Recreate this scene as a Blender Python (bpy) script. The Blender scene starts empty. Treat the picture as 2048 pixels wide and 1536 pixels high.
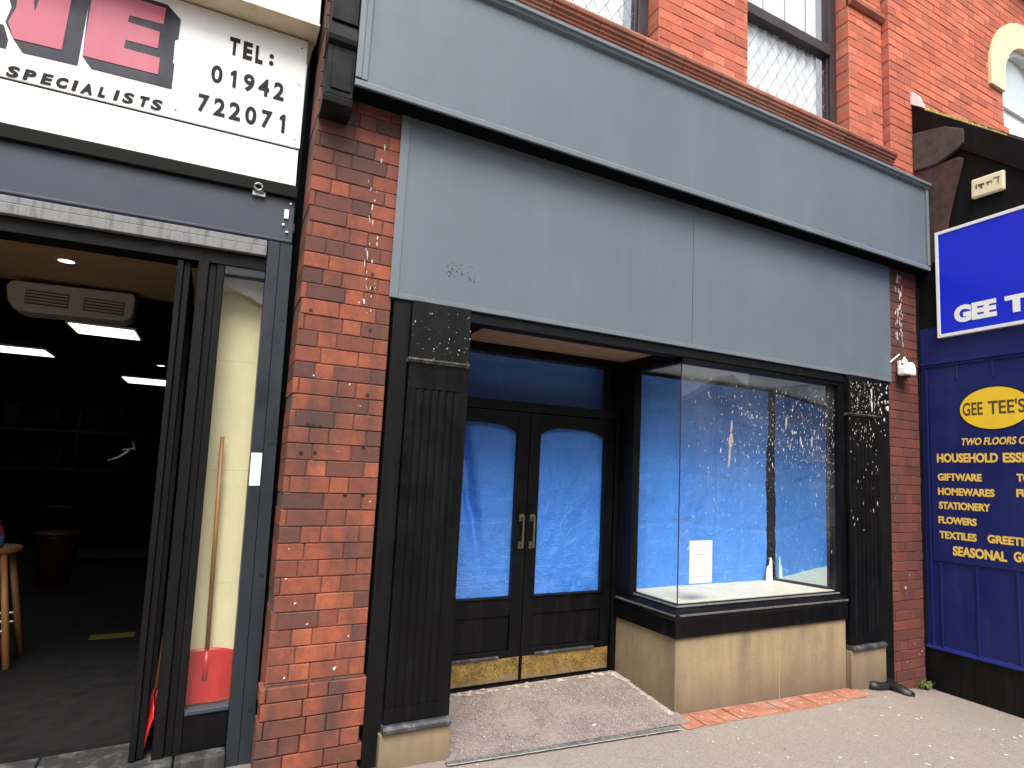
import bpy, bmesh, math, random
from mathutils import Vector, Matrix, noise
R = random.Random(7)
S = bpy.context.scene
COL = S.collection

# ------------------------------------------------------------------ camera
cam_d = bpy.data.cameras.new('camera'); cam = bpy.data.objects.new('camera', cam_d); COL.objects.link(cam)
S.camera = cam
CAM_F, CAM_SX, CAM_SY = 1262.69929, 134.465, 36.331
CR = Vector((-0.105396909, -0.518629450, 0.0668992733))
_rot = Matrix.Rotation(CR.length, 3, CR.normalized()) @ Matrix(((1, 0, 0), (0, 0, -1), (0, 1, 0)))
_r, _d, _f = Vector(_rot[0]), Vector(_rot[1]), Vector(_rot[2])
_m = Matrix((_r, -_d, -_f)).transposed().to_4x4()
_m.translation = Vector((0, -3.3, 1.4685))
cam.matrix_world = _m
cam_d.sensor_fit = 'HORIZONTAL'; cam_d.sensor_width = 36.0
cam_d.lens = CAM_F * 36.0 / 2048.0
cam_d.shift_x = -CAM_SX / 2048.0; cam_d.shift_y = CAM_SY / 2048.0
cam_d.clip_start = 0.02; cam_d.clip_end = 500

# ------------------------------------------------------------------ light: bright overcast day
SUN_EL, SUN_AZ = math.radians(55), math.radians(198)     # azimuth clockwise from +Y (into the building)
w = bpy.data.worlds.new('World'); S.world = w; w.use_nodes = True
nt = w.node_tree; nt.nodes.clear()
sky = nt.nodes.new('ShaderNodeTexSky'); sky.sky_type = 'NISHITA'; sky.sun_disc = False
sky.sun_elevation = SUN_EL; sky.sun_rotation = SUN_AZ; sky.air_density = 1.0; sky.dust_density = 4.0; sky.ozone_density = 1.0
hs = nt.nodes.new('ShaderNodeHueSaturation'); hs.inputs['Saturation'].default_value = 0.28
bg = nt.nodes.new('ShaderNodeBackground'); bg.inputs['Strength'].default_value = 0.085
wo = nt.nodes.new('ShaderNodeOutputWorld')
nt.links.new(sky.outputs[0], hs.inputs['Color']); nt.links.new(hs.outputs[0], bg.inputs[0]); nt.links.new(bg.outputs[0], wo.inputs[0])
sl = bpy.data.lights.new('sun', 'SUN'); sun = bpy.data.objects.new('sun', sl); COL.objects.link(sun)
sl.energy = 1.5; sl.angle = math.radians(34); sl.color = (1.0, 0.965, 0.92)
sd = Vector((math.sin(SUN_AZ) * math.cos(SUN_EL), math.cos(SUN_AZ) * math.cos(SUN_EL), math.sin(SUN_EL)))
sun.rotation_euler = sd.to_track_quat('Z', 'Y').to_euler(); sun.location = (-3, -8, 12)
S.view_settings.view_transform = 'Standard'; S.view_settings.look = 'None'
S.view_settings.exposure = 1.5; S.view_settings.gamma = 1.0; S.view_settings.use_curve_mapping = False
S.cycles.max_bounces = 8; S.cycles.transparent_max_bounces = 16

# ------------------------------------------------------------------ materials
class NB:
    def __init__(s, name):
        s.m = bpy.data.materials.new(name); s.m.use_nodes = True
        s.t = s.m.node_tree; s.n = s.t.nodes; s.n.clear()
        s.out = s.n.new('ShaderNodeOutputMaterial')
        s.pos = s.n.new('ShaderNodeNewGeometry').outputs['Position']
    def node(s, typ, **kw):
        n = s.n.new('ShaderNode' + typ)
        for k, v in kw.items():
            if k in n.inputs: n.inputs[k].default_value = v
            else: setattr(n, k, v)
        return n
    def l(s, a, b): s.t.links.new(a, b)
    def map(s, sc):
        n = s.node('Mapping'); n.inputs['Scale'].default_value = sc; s.l(s.pos, n.inputs['Vector']); return n.outputs[0]
    def noise(s, scale, detail=4, rough=.55, vec=None):
        n = s.node('TexNoise'); n.inputs['Scale'].default_value = scale; n.inputs['Detail'].default_value = detail
        n.inputs['Roughness'].default_value = rough; s.l(vec or s.pos, n.inputs['Vector']); return n.outputs['Fac']
    def voro(s, scale, vec=None, out='Distance'):
        n = s.node('TexVoronoi'); n.inputs['Scale'].default_value = scale; s.l(vec or s.pos, n.inputs['Vector']); return n.outputs[out]
    def ramp(s, fac, stops):
        n = s.node('ValToRGB'); e = n.color_ramp.elements
        while len(e) < len(stops): e.new(.5)
        for el, (p, c) in zip(e, stops):
            el.position = p; el.color = (c, c, c, 1) if isinstance(c, (int, float)) else (*c, 1)
        s.l(fac, n.inputs['Fac']); return n.outputs['Color']
    def mix(s, fac, a, b, mode='MIX'):
        n = s.node('Mix', data_type='RGBA'); n.blend_type = mode
        for i, v in ((0, fac), (6, a), (7, b)):
            if hasattr(v, 'is_linked'): s.l(v, n.inputs[i])
            elif i == 0: n.inputs[0].default_value = v
            else: n.inputs[i].default_value = (*v, 1)
        return n.outputs[2]
    def math(s, op, a, b=0.0):
        n = s.node('Math'); n.operation = op
        for i, v in enumerate((a, b)):
            if hasattr(v, 'is_linked'): s.l(v, n.inputs[i])
            else: n.inputs[i].default_value = v
        return n.outputs[0]
    def bump(s, h, strength=.3, dist=.01):
        n = s.node('Bump'); n.inputs['Strength'].default_value = strength; n.inputs['Distance'].default_value = dist
        s.l(h, n.inputs['Height']); return n.outputs[0]
    def bsdf(s, col, rough=.5, metal=0., spec=.5, normal=None, **kw):
        p = s.node('BsdfPrincipled')
        if hasattr(col, 'is_linked'): s.l(col, p.inputs['Base Color'])
        else: p.inputs['Base Color'].default_value = (*col, 1)
        if hasattr(rough, 'is_linked'): s.l(rough, p.inputs['Roughness'])
        else: p.inputs['Roughness'].default_value = rough
        p.inputs['Metallic'].default_value = metal; p.inputs['Specular IOR Level'].default_value = spec
        if normal: s.l(normal, p.inputs['Normal'])
        for k, v in kw.items():
            p.inputs[k.replace('_', ' ')].default_value = v
        s.l(p.outputs[0], s.out.inputs[0]); return p

def simple(name, col, rough=.5, metal=0., var=.12, scale=6., bump=.1, bscale=60., spec=.5, streak=False):
    b = NB(name)
    v = b.map((scale, scale, scale * .12)) if streak else None
    n = b.noise(1. if streak else scale, 5, .6, v)
    c = b.mix(b.ramp(n, [(.3, 0.), (.7, 1.)]), tuple(x * (1 - var) for x in col), tuple(min(1, x * (1 + var)) for x in col))
    nm = b.bump(b.noise(bscale, 3), bump, .004) if bump else None
    b.bsdf(c, rough, metal, spec, nm); return b.m

M = {}
def weathered_paint(name, col, rough, dirt=(.3, .3, .3), amount=.2, bump=.15, streak_s=9., spec=None):
    if spec is None: spec = .18 if max(col) < .01 else .36
    b = NB(name)
    st = b.noise(1., 6, .65, b.map((streak_s, streak_s, streak_s * .09)))
    bl = b.noise(1.6, 4, .6)
    c = b.mix(b.ramp(bl, [(.3, 0.), (.75, 1.)]), tuple(x * .93 for x in col), tuple(min(1, x * 1.06) for x in col))
    f = b.math('MULTIPLY', b.ramp(st, [(.5, 0.), (.8, 1.)]), amount)
    c = b.mix(f, c, dirt)
    sp = b.ramp(b.noise(140., 2, .5), [(.70, 0.), (.74, 1.)])
    c = b.mix(b.math('MULTIPLY', sp, amount * .5), c, dirt)
    r = b.ramp(b.noise(7., 4), [(.3, max(.05, rough - .12)), (.7, rough + .14)])
    nm = b.bump(b.noise(1., 5, .6, b.map((90, 90, 30))), bump, .003)
    b.bsdf(c, r, 0, spec, nm); return b.m
M['grey'] = weathered_paint('grey_board_paint', (.112, .143, .168), .5, (.18, .21, .23), .20, .12)
M['grey_trim'] = weathered_paint('grey_trim_paint', (.132, .160, .182), .5, (.26, .275, .285), .35, .12)
M['seam'] = simple('dark_seam', (.03, .04, .045), .7)
M['black'] = weathered_paint('black_gloss_paint', (.0028, .0028, .0034), .42, (.022, .022, .023), .35, .35, 16.)
M['black_flat'] = weathered_paint('black_matt_paint', (.0032, .0031, .0034), .6, (.020, .020, .021), .4, .3, 14.)
M['char'] = weathered_paint('charcoal_steel', (.019, .0245, .032), .42, (.07, .08, .09), .35, .08, 8.)
M['lintel'] = weathered_paint('slate_steel', (.040, .050, .072), .45, (.07, .075, .085), .35, .08, 5.)
M['olive'] = simple('dark_olive_trim', (.006, .0075, .005), .7, spec=.15)
M['white_sign'] = weathered_paint('white_sign_board', (.86, .86, .83), .35, (.66, .56, .42), .22, .03, 7.)
M['white'] = simple('white_plastic', (.88, .88, .86), .4, var=.03, bump=0)
M['cream_trim'] = weathered_paint('aged_cream_trim', (.66, .58, .42), .5, (.35, .26, .15), .5, .15, 10.)
M['ink'] = simple('black_lettering', (.009, .009, .012), .6, bump=0, spec=.2)
M['navy_ink'] = weathered_paint('navy_shadow_paint', (.013, .015, .027), .5, (.035, .04, .06), .5, .05, 6.)
M['pink'] = weathered_paint('faded_pink_paint', (.47, .115, .165), .5, (.50, .20, .25), .5, .05, 5.)
M['silver'] = weathered_paint('dull_aluminium', (.20, .20, .20), .5, (.03, .03, .03), .9, .5, 38.)
M['cream'] = simple('cream_wall', (.80, .71, .42), .6, var=.05, bump=.05)
M['red_plastic'] = simple('red_plastic', (.52, .022, .022), .35, var=.08, bump=0)
M['wood'] = simple('varnished_wood', (.36, .17, .055), .45, var=.3, scale=20, streak=True)
M['tan'] = simple('tan_ceiling', (.42, .27, .14), .7, var=.05)
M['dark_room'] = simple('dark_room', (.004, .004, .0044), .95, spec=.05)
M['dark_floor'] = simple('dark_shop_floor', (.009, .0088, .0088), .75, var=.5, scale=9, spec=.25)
M['ac'] = simple('ivory_plastic', (.46, .42, .35), .5, var=.04, bump=0)
M['ac_dark'] = simple('grille_recess', (.10, .095, .075), .7)
M['brass'] = None
M['steel'] = simple('galvanised_steel', (.33, .34, .33), .4, .7, var=.3, scale=30)
M['soffit'] = simple('brown_soffit_boards', (.34, .22, .15), .6, var=.2, scale=14)
M['ceil'] = simple('pale_window_ceiling', (.42, .41, .38), .7, var=.05)
M['ply'] = simple('pale_display_floor', (.70, .64, .50), .55, var=.10, scale=14)
M['blue'] = weathered_paint('navy_blue_paint', (.0085, .0145, .108), .45, (.035, .042, .13), .35, .12, 10.)
M['blue_sign'] = simple('royal_blue_sign', (.012, .026, .62), .3, var=.03, bump=0)
M['yellow'] = simple('yellow_lettering', (.82, .55, .10), .45, var=.05, bump=0)
M['yellow_oval'] = simple('yellow_oval', (.87, .58, .03), .45, var=.05, bump=0)
M['brown_ink'] = simple('brown_lettering', (.09, .05, .02), .5, bump=0)
M['frame'] = weathered_paint('dark_brown_frame', (.035, .025, .030), .4, (.12, .10, .10), .4, .1)
M['upvc'] = simple('white_window_frame', (.82, .82, .80), .35, var=.02, bump=0)
M['arch'] = simple('cream_stone_arch', (.76, .63, .38), .7, var=.06, bump=.2)
M['moss'] = simple('yellow_moss', (.52, .44, .14), .9, var=.4, scale=25, bump=.6)
M['paper'] = simple('white_paper', (.86, .86, .82), .7, var=.02, bump=0)
M['leaf'] = simple('weed_leaf', (.10, .13, .03), .6, var=.4, scale=30, bump=0)
M['rubber'] = simple('black_rubber', (.008, .008, .008), .5)
def m_splat(name, col):
    b = NB(name); p = b.bsdf(col, .85, 0, .2); tr = b.node('BsdfTransparent'); mx = b.node('MixShader')
    b.l(b.ramp(b.noise(160., 3, .6), [(.35, .03), (.66, .5)]), mx.inputs[0]); b.l(p.outputs[0], mx.inputs[1]); b.l(tr.outputs[0], mx.inputs[2]); b.l(mx.outputs[0], b.out.inputs[0]); return b.m
M['splat'] = m_splat('bird_lime', (.70, .685, .64)); M['splat_tan'] = m_splat('bird_lime_tan', (.42, .33, .25))
M['tile'] = simple('slate_roof', (.05, .05, .055), .7)
M['bin_red'] = simple('dark_red_plastic', (.07, .006, .006), .4, bump=0)
M['pinkbag'] = simple('pink_plastic', (.22, .03, .08), .5)
M['bluelabel'] = simple('pale_blue_label', (.06, .18, .34), .5)

def brickmat(name, stops, soot=.5, mort=False, sootc=(.06, .045, .042), zlow=None):
    b = NB(name)
    a = b.node('Attribute', attribute_name='rnd', attribute_type='GEOMETRY')
    c = b.ramp(a.outputs['Fac'], stops)
    n = b.noise(38., 5, .65)
    c = b.mix(b.ramp(n, [(.35, .0), (.75, .45)]), c, b.mix(1., c, (.55, .5, .5), 'MULTIPLY'))
    st = b.noise(1., 5, .6, b.map((5.5, 5.5, 1.6)))
    c = b.mix(b.math('MULTIPLY', b.ramp(st, [(.44, 0.), (.66, 1.)]), soot), c, sootc)
    c = b.mix(b.math('MULTIPLY', b.ramp(b.noise(17., 6, .75), [(.44, 0.), (.70, 1.)]), soot * .55), c, sootc)
    sp = b.ramp(b.noise(170., 2), [(.69, 0.), (.76, .35)])
    c = b.mix(sp, c, (.5, .33, .27))
    nm = b.bump(b.noise(120., 4, .7), .35, .004)
    b.bsdf(c, .78, 0, .25, nm); return b.m
M['brick_pier'] = brickmat('old_red_brick', [(0., (.10, .048, .041)), (.25, (.175, .060, .042)), (.55, (.275, .080, .046)), (.85, (.355, .098, .050)), (1., (.42, .128, .066))], .80, sootc=(.070, .042, .036))
M['brick_dark'] = brickmat('dark_red_brick', [(0., (.105, .036, .030)), (.5, (.155, .045, .034)), (1., (.20, .055, .038))], .6)
M['brick_up'] = brickmat('skylit_red_brick', [(0., (.40, .105, .065)), (.4, (.54, .14, .080)), (.8, (.62, .17, .095)), (1., (.66, .21, .13))], .38, sootc=(.30, .125, .09))  # lighter than the pier brick: stronger sky light is put into the colour
M['terra'] = brickmat('terracotta_moulding', [(0., (.26, .085, .055)), (.6, (.37, .125, .080)), (1., (.42, .19, .12))], .5, sootc=(.12, .075, .055))
M['mortar'] = simple('dark_mortar', (.095, .055, .045), .9, var=.3, scale=20)
M['mortar_up'] = simple('red_mortar', (.42, .15, .10), .9, var=.2, scale=20)

def m_stone():
    b = NB('sandstone_riser')
    st = b.noise(1., 6, .65, b.map((7, 7, .9)))
    c = b.mix(b.ramp(st, [(.3, 0.), (.72, 1.)]), (.36, .272, .155), (.22, .168, .105))
    c = b.mix(b.math('MULTIPLY', b.ramp(b.noise(5., 6, .7), [(.48, 0.), (.75, 1.)]), .55), c, (.12, .095, .07))
    sep = b.node('SeparateXYZ'); b.l(b.pos, sep.inputs[0])
    g = b.math('ADD', sep.outputs[2], b.math('MULTIPLY', b.noise(6., 4), .16))
    c = b.mix(b.ramp(g, [(.06, .8), (.34, 0.)]), c, (.135, .10, .072))     # splash stain up from the pavement
    c = b.mix(b.ramp(b.noise(210., 2), [(.62, 0.), (.7, .35)]), c, (.13, .10, .07))
    b.bsdf(c, .62, 0, .3, b.bump(b.noise(130., 4, .7), .3, .003)); return b.m
M['stone'] = m_stone()
def m_granite():
    b = NB('speckled_terrazzo')
    v = b.voro(150., None, 'Color')
    c = b.ramp(v, [(0., (.065, .05, .044)), (.35, (.165, .128, .114)), (.7, (.255, .208, .188)), (1., (.41, .36, .325))])
    d = b.noise(3.2, 6, .7)
    c = b.mix(b.ramp(d, [(.42, 0.), (.70, .7)]), c, (.33, .28, .25))
    c = b.mix(b.ramp(b.noise(7., 6, .75), [(.60, 0.), (.72, .7)]), c, (.09, .07, .06))
    c = b.mix(b.ramp(b.noise(36., 3, .6), [(.70, 0.), (.73, .8)]), c, (.66, .62, .56))
    b.bsdf(c, .62, 0, .3, b.bump(v, .25, .002)); return b.m
M['granite'] = m_granite()
def m_pave():
    b = NB('pink_grey_asphalt')
    v = b.voro(190., None, 'Color')
    c = b.ramp(v, [(0., (.17, .143, .122)), (.5, (.268, .229, .197)), (1., (.35, .303, .263))])
    c = b.mix(b.ramp(b.noise(1.7, 6, .65), [(.35, 0.), (.7, .45)]), c, (.255, .21, .187))
    c = b.mix(b.ramp(b.noise(11., 5, .7), [(.55, 0.), (.75, .45)]), c, (.35, .305, .27))
    c = b.mix(b.ramp(b.noise(48., 2, .4), [(.745, 0.), (.76, .85)]), c, (.62, .57, .47))
    c = b.mix(b.ramp(b.noise(31., 2, .4), [(.24, .7), (.27, 0.)]), c, (.12, .10, .09))
    sep = b.node('SeparateXYZ'); b.l(b.pos, sep.inputs[0])
    g = b.math('ADD', sep.outputs[1], b.math('MULTIPLY', b.noise(4., 5, .7), .35))
    c = b.mix(b.ramp(g, [(.0, 0.), (.24, .55)]), c, (.13, .105, .09))        # grime along the foot of the shopfront
    c = b.mix(b.ramp(b.noise(2.6, 6, .75), [(.58, 0.), (.70, .35)]), c, (.15, .125, .11))
    b.bsdf(c, .85, 0, .2, b.bump(b.noise(260., 3, .7), .5, .004)); return b.m
M['pave'] = m_pave()
M['road'] = simple('asphalt', (.055, .055, .057), .9, var=.25, scale=30, bump=.5, bscale=200)
def m_terra_strip():
    b = NB('orange_tile_strip')
    c = b.ramp(b.noise(9., 6, .7), [(.3, (.25, .08, .052)), (.5, (.35, .145, .088)), (.7, (.40, .215, .145))])
    c = b.mix(b.ramp(b.noise(26., 4, .7), [(.58, 0.), (.68, .8)]), c, (.55, .42, .30))
    c = b.mix(b.ramp(b.noise(6., 5, .7), [(.60, 0.), (.7, .7)]), c, (.30, .24, .20))
    b.bsdf(c, .75, 0, .25, b.bump(b.noise(90., 4), .4, .004)); return b.m
M['tilestrip'] = m_terra_strip()
def m_cement():
    b = NB('pale_cement'); c = b.ramp(b.noise(30., 5, .7), [(.3, (.26, .23, .195)), (.7, (.52, .47, .40))])
    b.bsdf(c, .85, 0, .2, b.bump(b.noise(60., 4), .6, .006)); return b.m
M['cement'] = m_cement()
def m_tarp():
    b = NB('blue_woven_tarpaulin')
    weave = b.noise(1., 2, .5, b.map((230, 8, 14))); weave2 = b.noise(1., 2, .5, b.map((14, 8, 230)))
    h = b.math('ADD', weave, weave2)
    def edge(sc, wob):
        v = b.node('TexVoronoi'); v.feature = 'DISTANCE_TO_EDGE'; v.inputs['Scale'].default_value = sc
        n3 = b.node('TexNoise'); n3.inputs['Scale'].default_value = 4.; b.l(b.pos, n3.inputs['Vector'])
        mx = b.node('Mix', data_type='RGBA'); mx.blend_type = 'ADD'; mx.inputs[0].default_value = wob; b.l(b.pos, mx.inputs[6]); b.l(n3.outputs['Color'], mx.inputs[7])
        b.l(mx.outputs[2], v.inputs['Vector']); return b.ramp(v.outputs['Distance'], [(0., 1.), (.045, 0.)])
    e1, e2 = edge(6., .35), edge(15., .25)
    n = b.noise(3.5, 5, .6)
    c = b.mix(b.ramp(n, [(.3, 0.), (.7, 1.)]), (.020, .165, .68), (.045, .245, .83))
    c = b.mix(b.ramp(h, [(.5, 0.), (1., .65)]), c, (.085, .32, .88))
    c = b.mix(b.math('MULTIPLY', b.math('ADD', e1, e2), b.math('MULTIPLY', b.ramp(b.noise(5., 4), [(.45, 0.), (.7, 1.)]), .16)), c, (.33, .56, .92))    # whitened creases
    hh = b.math('ADD', b.math('MULTIPLY', h, .6), b.math('ADD', b.math('MULTIPLY', b.noise(4.5, 4, .55), 3.2), b.math('MULTIPLY', b.math('ADD', e1, e2), .28)))
    b.bsdf(c, .36, 0, .5, b.bump(hh, .55, .014)); return b.m
M['tarp'] = m_tarp()
def m_brass():
    b = NB('tarnished_brass')
    c = b.ramp(b.noise(11., 6, .75), [(.32, (.12, .075, .028)), (.5, (.31, .195, .05)), (.68, (.43, .29, .085))])
    c = b.mix(b.ramp(b.noise(85., 4, .7), [(.52, 0.), (.60, .9)]), c, (.06, .04, .024))
    sep = b.node('SeparateXYZ'); b.l(b.pos, sep.inputs[0])
    g = b.math('ADD', sep.outputs[2], b.math('MULTIPLY', b.noise(9., 4), .09))
    c = b.mix(b.ramp(g, [(.13, .8), (.20, 0.)]), c, (.22, .17, .12))
    b.bsdf(c, .5, .45, .5, b.bump(b.noise(60., 4), .3, .003)); return b.m
M['brass'] = m_brass()
M['brass_dull'] = simple('dull_brass', (.23, .19, .12), .4, .8)
def m_glass(name, tint=(1, 1, 1), dirt=.03, dirtscale=2., gloss=1.0):
    b = NB(name)
    fr = b.node('Fresnel'); bf = b.n.new('ShaderNodeNewGeometry').outputs['Backfacing']
    b.l(b.math('ADD', b.math('MULTIPLY', bf, 1 / 1.52 - 1.52), 1.52), fr.inputs['IOR'])     # same reflectance from either face
    tr = b.node('BsdfTransparent'); tr.inputs[0].default_value = (*tint, 1)
    gl = b.node('BsdfGlossy'); gl.inputs['Roughness'].default_value = .012; gl.inputs[0].default_value = (gloss, gloss, gloss, 1)
    di = b.node('BsdfDiffuse'); di.inputs[0].default_value = (.55, .54, .52, 1)
    m1 = b.node('MixShader'); b.l(b.math('MULTIPLY', fr.outputs[0], 1.35), m1.inputs[0]); b.l(tr.outputs[0], m1.inputs[1]); b.l(gl.outputs[0], m1.inputs[2])
    m2 = b.node('MixShader')
    d = b.ramp(b.noise(dirtscale, 6, .7), [(.35, 0.), (.8, 1.)])
    b.l(b.math('MULTIPLY', d, dirt * 2.), m2.inputs[0]); b.l(m1.outputs[0], m2.inputs[1]); b.l(di.outputs[0], m2.inputs[2])
    b.l(m2.outputs[0], b.out.inputs[0]); return b.m
M['glass'] = m_glass('shop_glass', (.94, .965, .955), .05, 1.4)
M['glass_door'] = m_glass('door_glass', (.93, .955, .955), .012)
M['glass_up'] = m_glass('upper_glass', (.92, .95, .96), .04)
def m_mirror():
    b = NB('old_mirror'); b.bsdf((.62, .72, .72), .03, 1.0); return b.m
M['mirror'] = m_mirror()
def m_emit(name, col, st):
    b = NB(name); e = b.node('Emission'); e.inputs[0].default_value = (*col, 1); e.inputs[1].default_value = st
    b.l(e.outputs[0], b.out.inputs[0]); return b.m
M['led'] = m_emit('lit_panel', (1, .98, .94), .95)
M['spot'] = m_emit('lit_downlight', (1, .9, .75), 1.4)
M['curtain'] = simple('white_net_curtain', (.86, .87, .88), .8, var=.05, scale=9, bump=0, streak=True)
M['frost'] = simple('frosted_white_panel', (.78, .82, .85), .3, var=.05, scale=9, bump=0)
M['lead'] = simple('lead_strip', (.20, .21, .23), .5)

# ------------------------------------------------------------------ mesh helpers
class MB:
    def __init__(s): s.v = []; s.f = []; s.a = []; s.mi = []
    def add(s, vs, fs, a=.5, mi=0):
        o = len(s.v); s.v += [tuple(p) for p in vs]
        for f in fs: s.f.append([i + o for i in f]); s.a.append(a); s.mi.append(mi)
        return s
    def box(s, x0, x1, y0, y1, z0, z1, a=.5, mi=0):
        if x0 > x1: x0, x1 = x1, x0
        vs = [(x, y, z) for x in (x0, x1) for y in (y0, y1) for z in (z0, z1)]
        return s.add(vs, [(0, 1, 3, 2), (4, 6, 7, 5), (0, 4, 5, 1), (2, 3, 7, 6), (0, 2, 6, 4), (1, 5, 7, 3)], a, mi)
    def prism(s, poly, d0, d1, axis='y', a=.5, mi=0):
        # poly of 2D points; axis y: (x,z) extruded in y; axis x: (y,z) extruded in x; axis z: (x,y) extruded in z
        n = len(poly)
        def P(p, d): return (p[0], d, p[1]) if axis == 'y' else ((d, p[0], p[1]) if axis == 'x' else (p[0], p[1], d))
        vs = [P(p, d0) for p in poly] + [P(p, d1) for p in poly]
        fs = [list(range(n))[::-1], list(range(n, 2 * n))] + [(i, (i + 1) % n, n + (i + 1) % n, n + i) for i in range(n)]
        return s.add(vs, fs, a, mi)
    def tube(s, pts, r, n=8, a=.5, mi=0, caps=True):
        pts = [Vector(p) for p in pts]; rs = r if isinstance(r, (list, tuple)) else [r] * len(pts)
        rings = []; o = len(s.v)
        for i, p in enumerate(pts):
            d = (pts[min(i + 1, len(pts) - 1)] - pts[max(i - 1, 0)]).normalized()
            u = d.cross(Vector((0, 0, 1)) if abs(d.z) < .9 else Vector((1, 0, 0))).normalized(); v = d.cross(u)
            for k in range(n):
                t = 2 * math.pi * k / n; s.v.append(tuple(p + (u * math.cos(t) + v * math.sin(t)) * rs[i]))
        for i in range(len(pts) - 1):
            for k in range(n):
                s.f.append([o + i * n + k, o + i * n + (k + 1) % n, o + (i + 1) * n + (k + 1) % n, o + (i + 1) * n + k]); s.a.append(a); s.mi.append(mi)
        if caps:
            s.f.append([o + k for k in range(n)][::-1]); s.f.append([o + (len(pts) - 1) * n + k for k in range(n)]); s.a += [a, a]; s.mi += [mi, mi]
        return s
    def lathe(s, prof, c, n=20, a=.5, mi=0):    # prof (r, z)
        o = len(s.v)
        for r, z in prof:
            for k in range(n):
                t = 2 * math.pi * k / n; s.v.append((c[0] + r * math.cos(t), c[1] + r * math.sin(t), c[2] + z))
        for i in range(len(prof) - 1):
            for k in range(n):
                s.f.append([o + i * n + k, o + i * n + (k + 1) % n, o + (i + 1) * n + (k + 1) % n, o + (i + 1) * n + k]); s.a.append(a); s.mi.append(mi)
        s.f.append([o + k for k in range(n)][::-1]); s.f.append([o + (len(prof) - 1) * n + k for k in range(n)]); s.a += [a, a]; s.mi += [mi, mi]
        return s
    def warp(s, fn): s.v = [tuple(fn(*p)) for p in s.v]; return s

def wloc(o):
    v = Vector((0, 0, 0))
    while o: v += o.location; o = o.parent
    return v
def tag(o, label, cat, group=None):
    o['label'] = label; o['category'] = cat
    if group: o['group'] = group
    return o
def thing(name, label, cat, loc=(0, 0, 0), group=None):
    o = bpy.data.objects.new(name, None); o.empty_display_size = .1; COL.objects.link(o); o.location = loc
    return tag(o, label, cat, group)
def obj(name, mb, mat, parent=None, base=None, bevel=0, smooth=False, normals=True):
    me = bpy.data.meshes.new(name)
    off = wloc(parent) if parent else Vector(base or (0, 0, 0))
    me.from_pydata([tuple(Vector(p) - off) for p in mb.v], [], mb.f)
    mats = mat if isinstance(mat, (list, tuple)) else [mat]
    for m in mats: me.materials.append(m)
    at = me.attributes.new('rnd', 'FLOAT', 'FACE'); at.data.foreach_set('value', mb.a)
    me.polygons.foreach_set('material_index', mb.mi)
    if normals:
        bm = bmesh.new(); bm.from_mesh(me); bmesh.ops.recalc_face_normals(bm, faces=bm.faces); bm.to_mesh(me); bm.free()
    if smooth: me.polygons.foreach_set('use_smooth', [True] * len(me.polygons))
    me.update()
    o = bpy.data.objects.new(name, me); COL.objects.link(o)
    if parent: o.parent = parent
    else: o.location = off
    if bevel:
        b = o.modifiers.new('bevel', 'BEVEL'); b.width = bevel; b.segments = 2; b.limit_method = 'ANGLE'; b.angle_limit = math.radians(40)
    return o
def struct(name, mb, mat, **k):
    o = obj(name, mb, mat, **k); o['kind'] = 'structure'; return o

def text_mesh(body, bold=0., shear=0., spacing=1.):
    c = bpy.data.curves.new('lettering', 'FONT'); c.body = body; c.size = 1.; c.shear = shear; c.offset = bold; c.space_character = spacing
    c.resolution_u = 6; c.extrude = .02; c.fill_mode = 'BOTH'
    o = bpy.data.objects.new('tmp', c); COL.objects.link(o)
    dg = bpy.context.evaluated_depsgraph_get(); dg.update()
    me = bpy.data.meshes.new_from_object(o.evaluated_get(dg)); bpy.data.objects.remove(o); bpy.data.curves.remove(c)
    vs = [v.co.copy() for v in me.vertices]; fs = [list(p.vertices) for p in me.polygons]; bpy.data.meshes.remove(me)
    x0 = min(v.x for v in vs); x1 = max(v.x for v in vs); y0 = min(v.y for v in vs); y1 = max(v.y for v in vs)
    return [((v.x - x0) / (x1 - x0), (v.y - y0) / (y1 - y0), v.z) for v in vs], fs
def text_on(body, place, wdt, hgt, parent, mat, th=.004, **k):
    vs, fs = text_mesh(body, **k); mb = MB()
    mb.add([place(x * wdt, y * hgt, (z / .02 + 1) * .5 * th) for x, y, z in vs], fs)
    return obj('lettering', mb, mat, parent)

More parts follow.
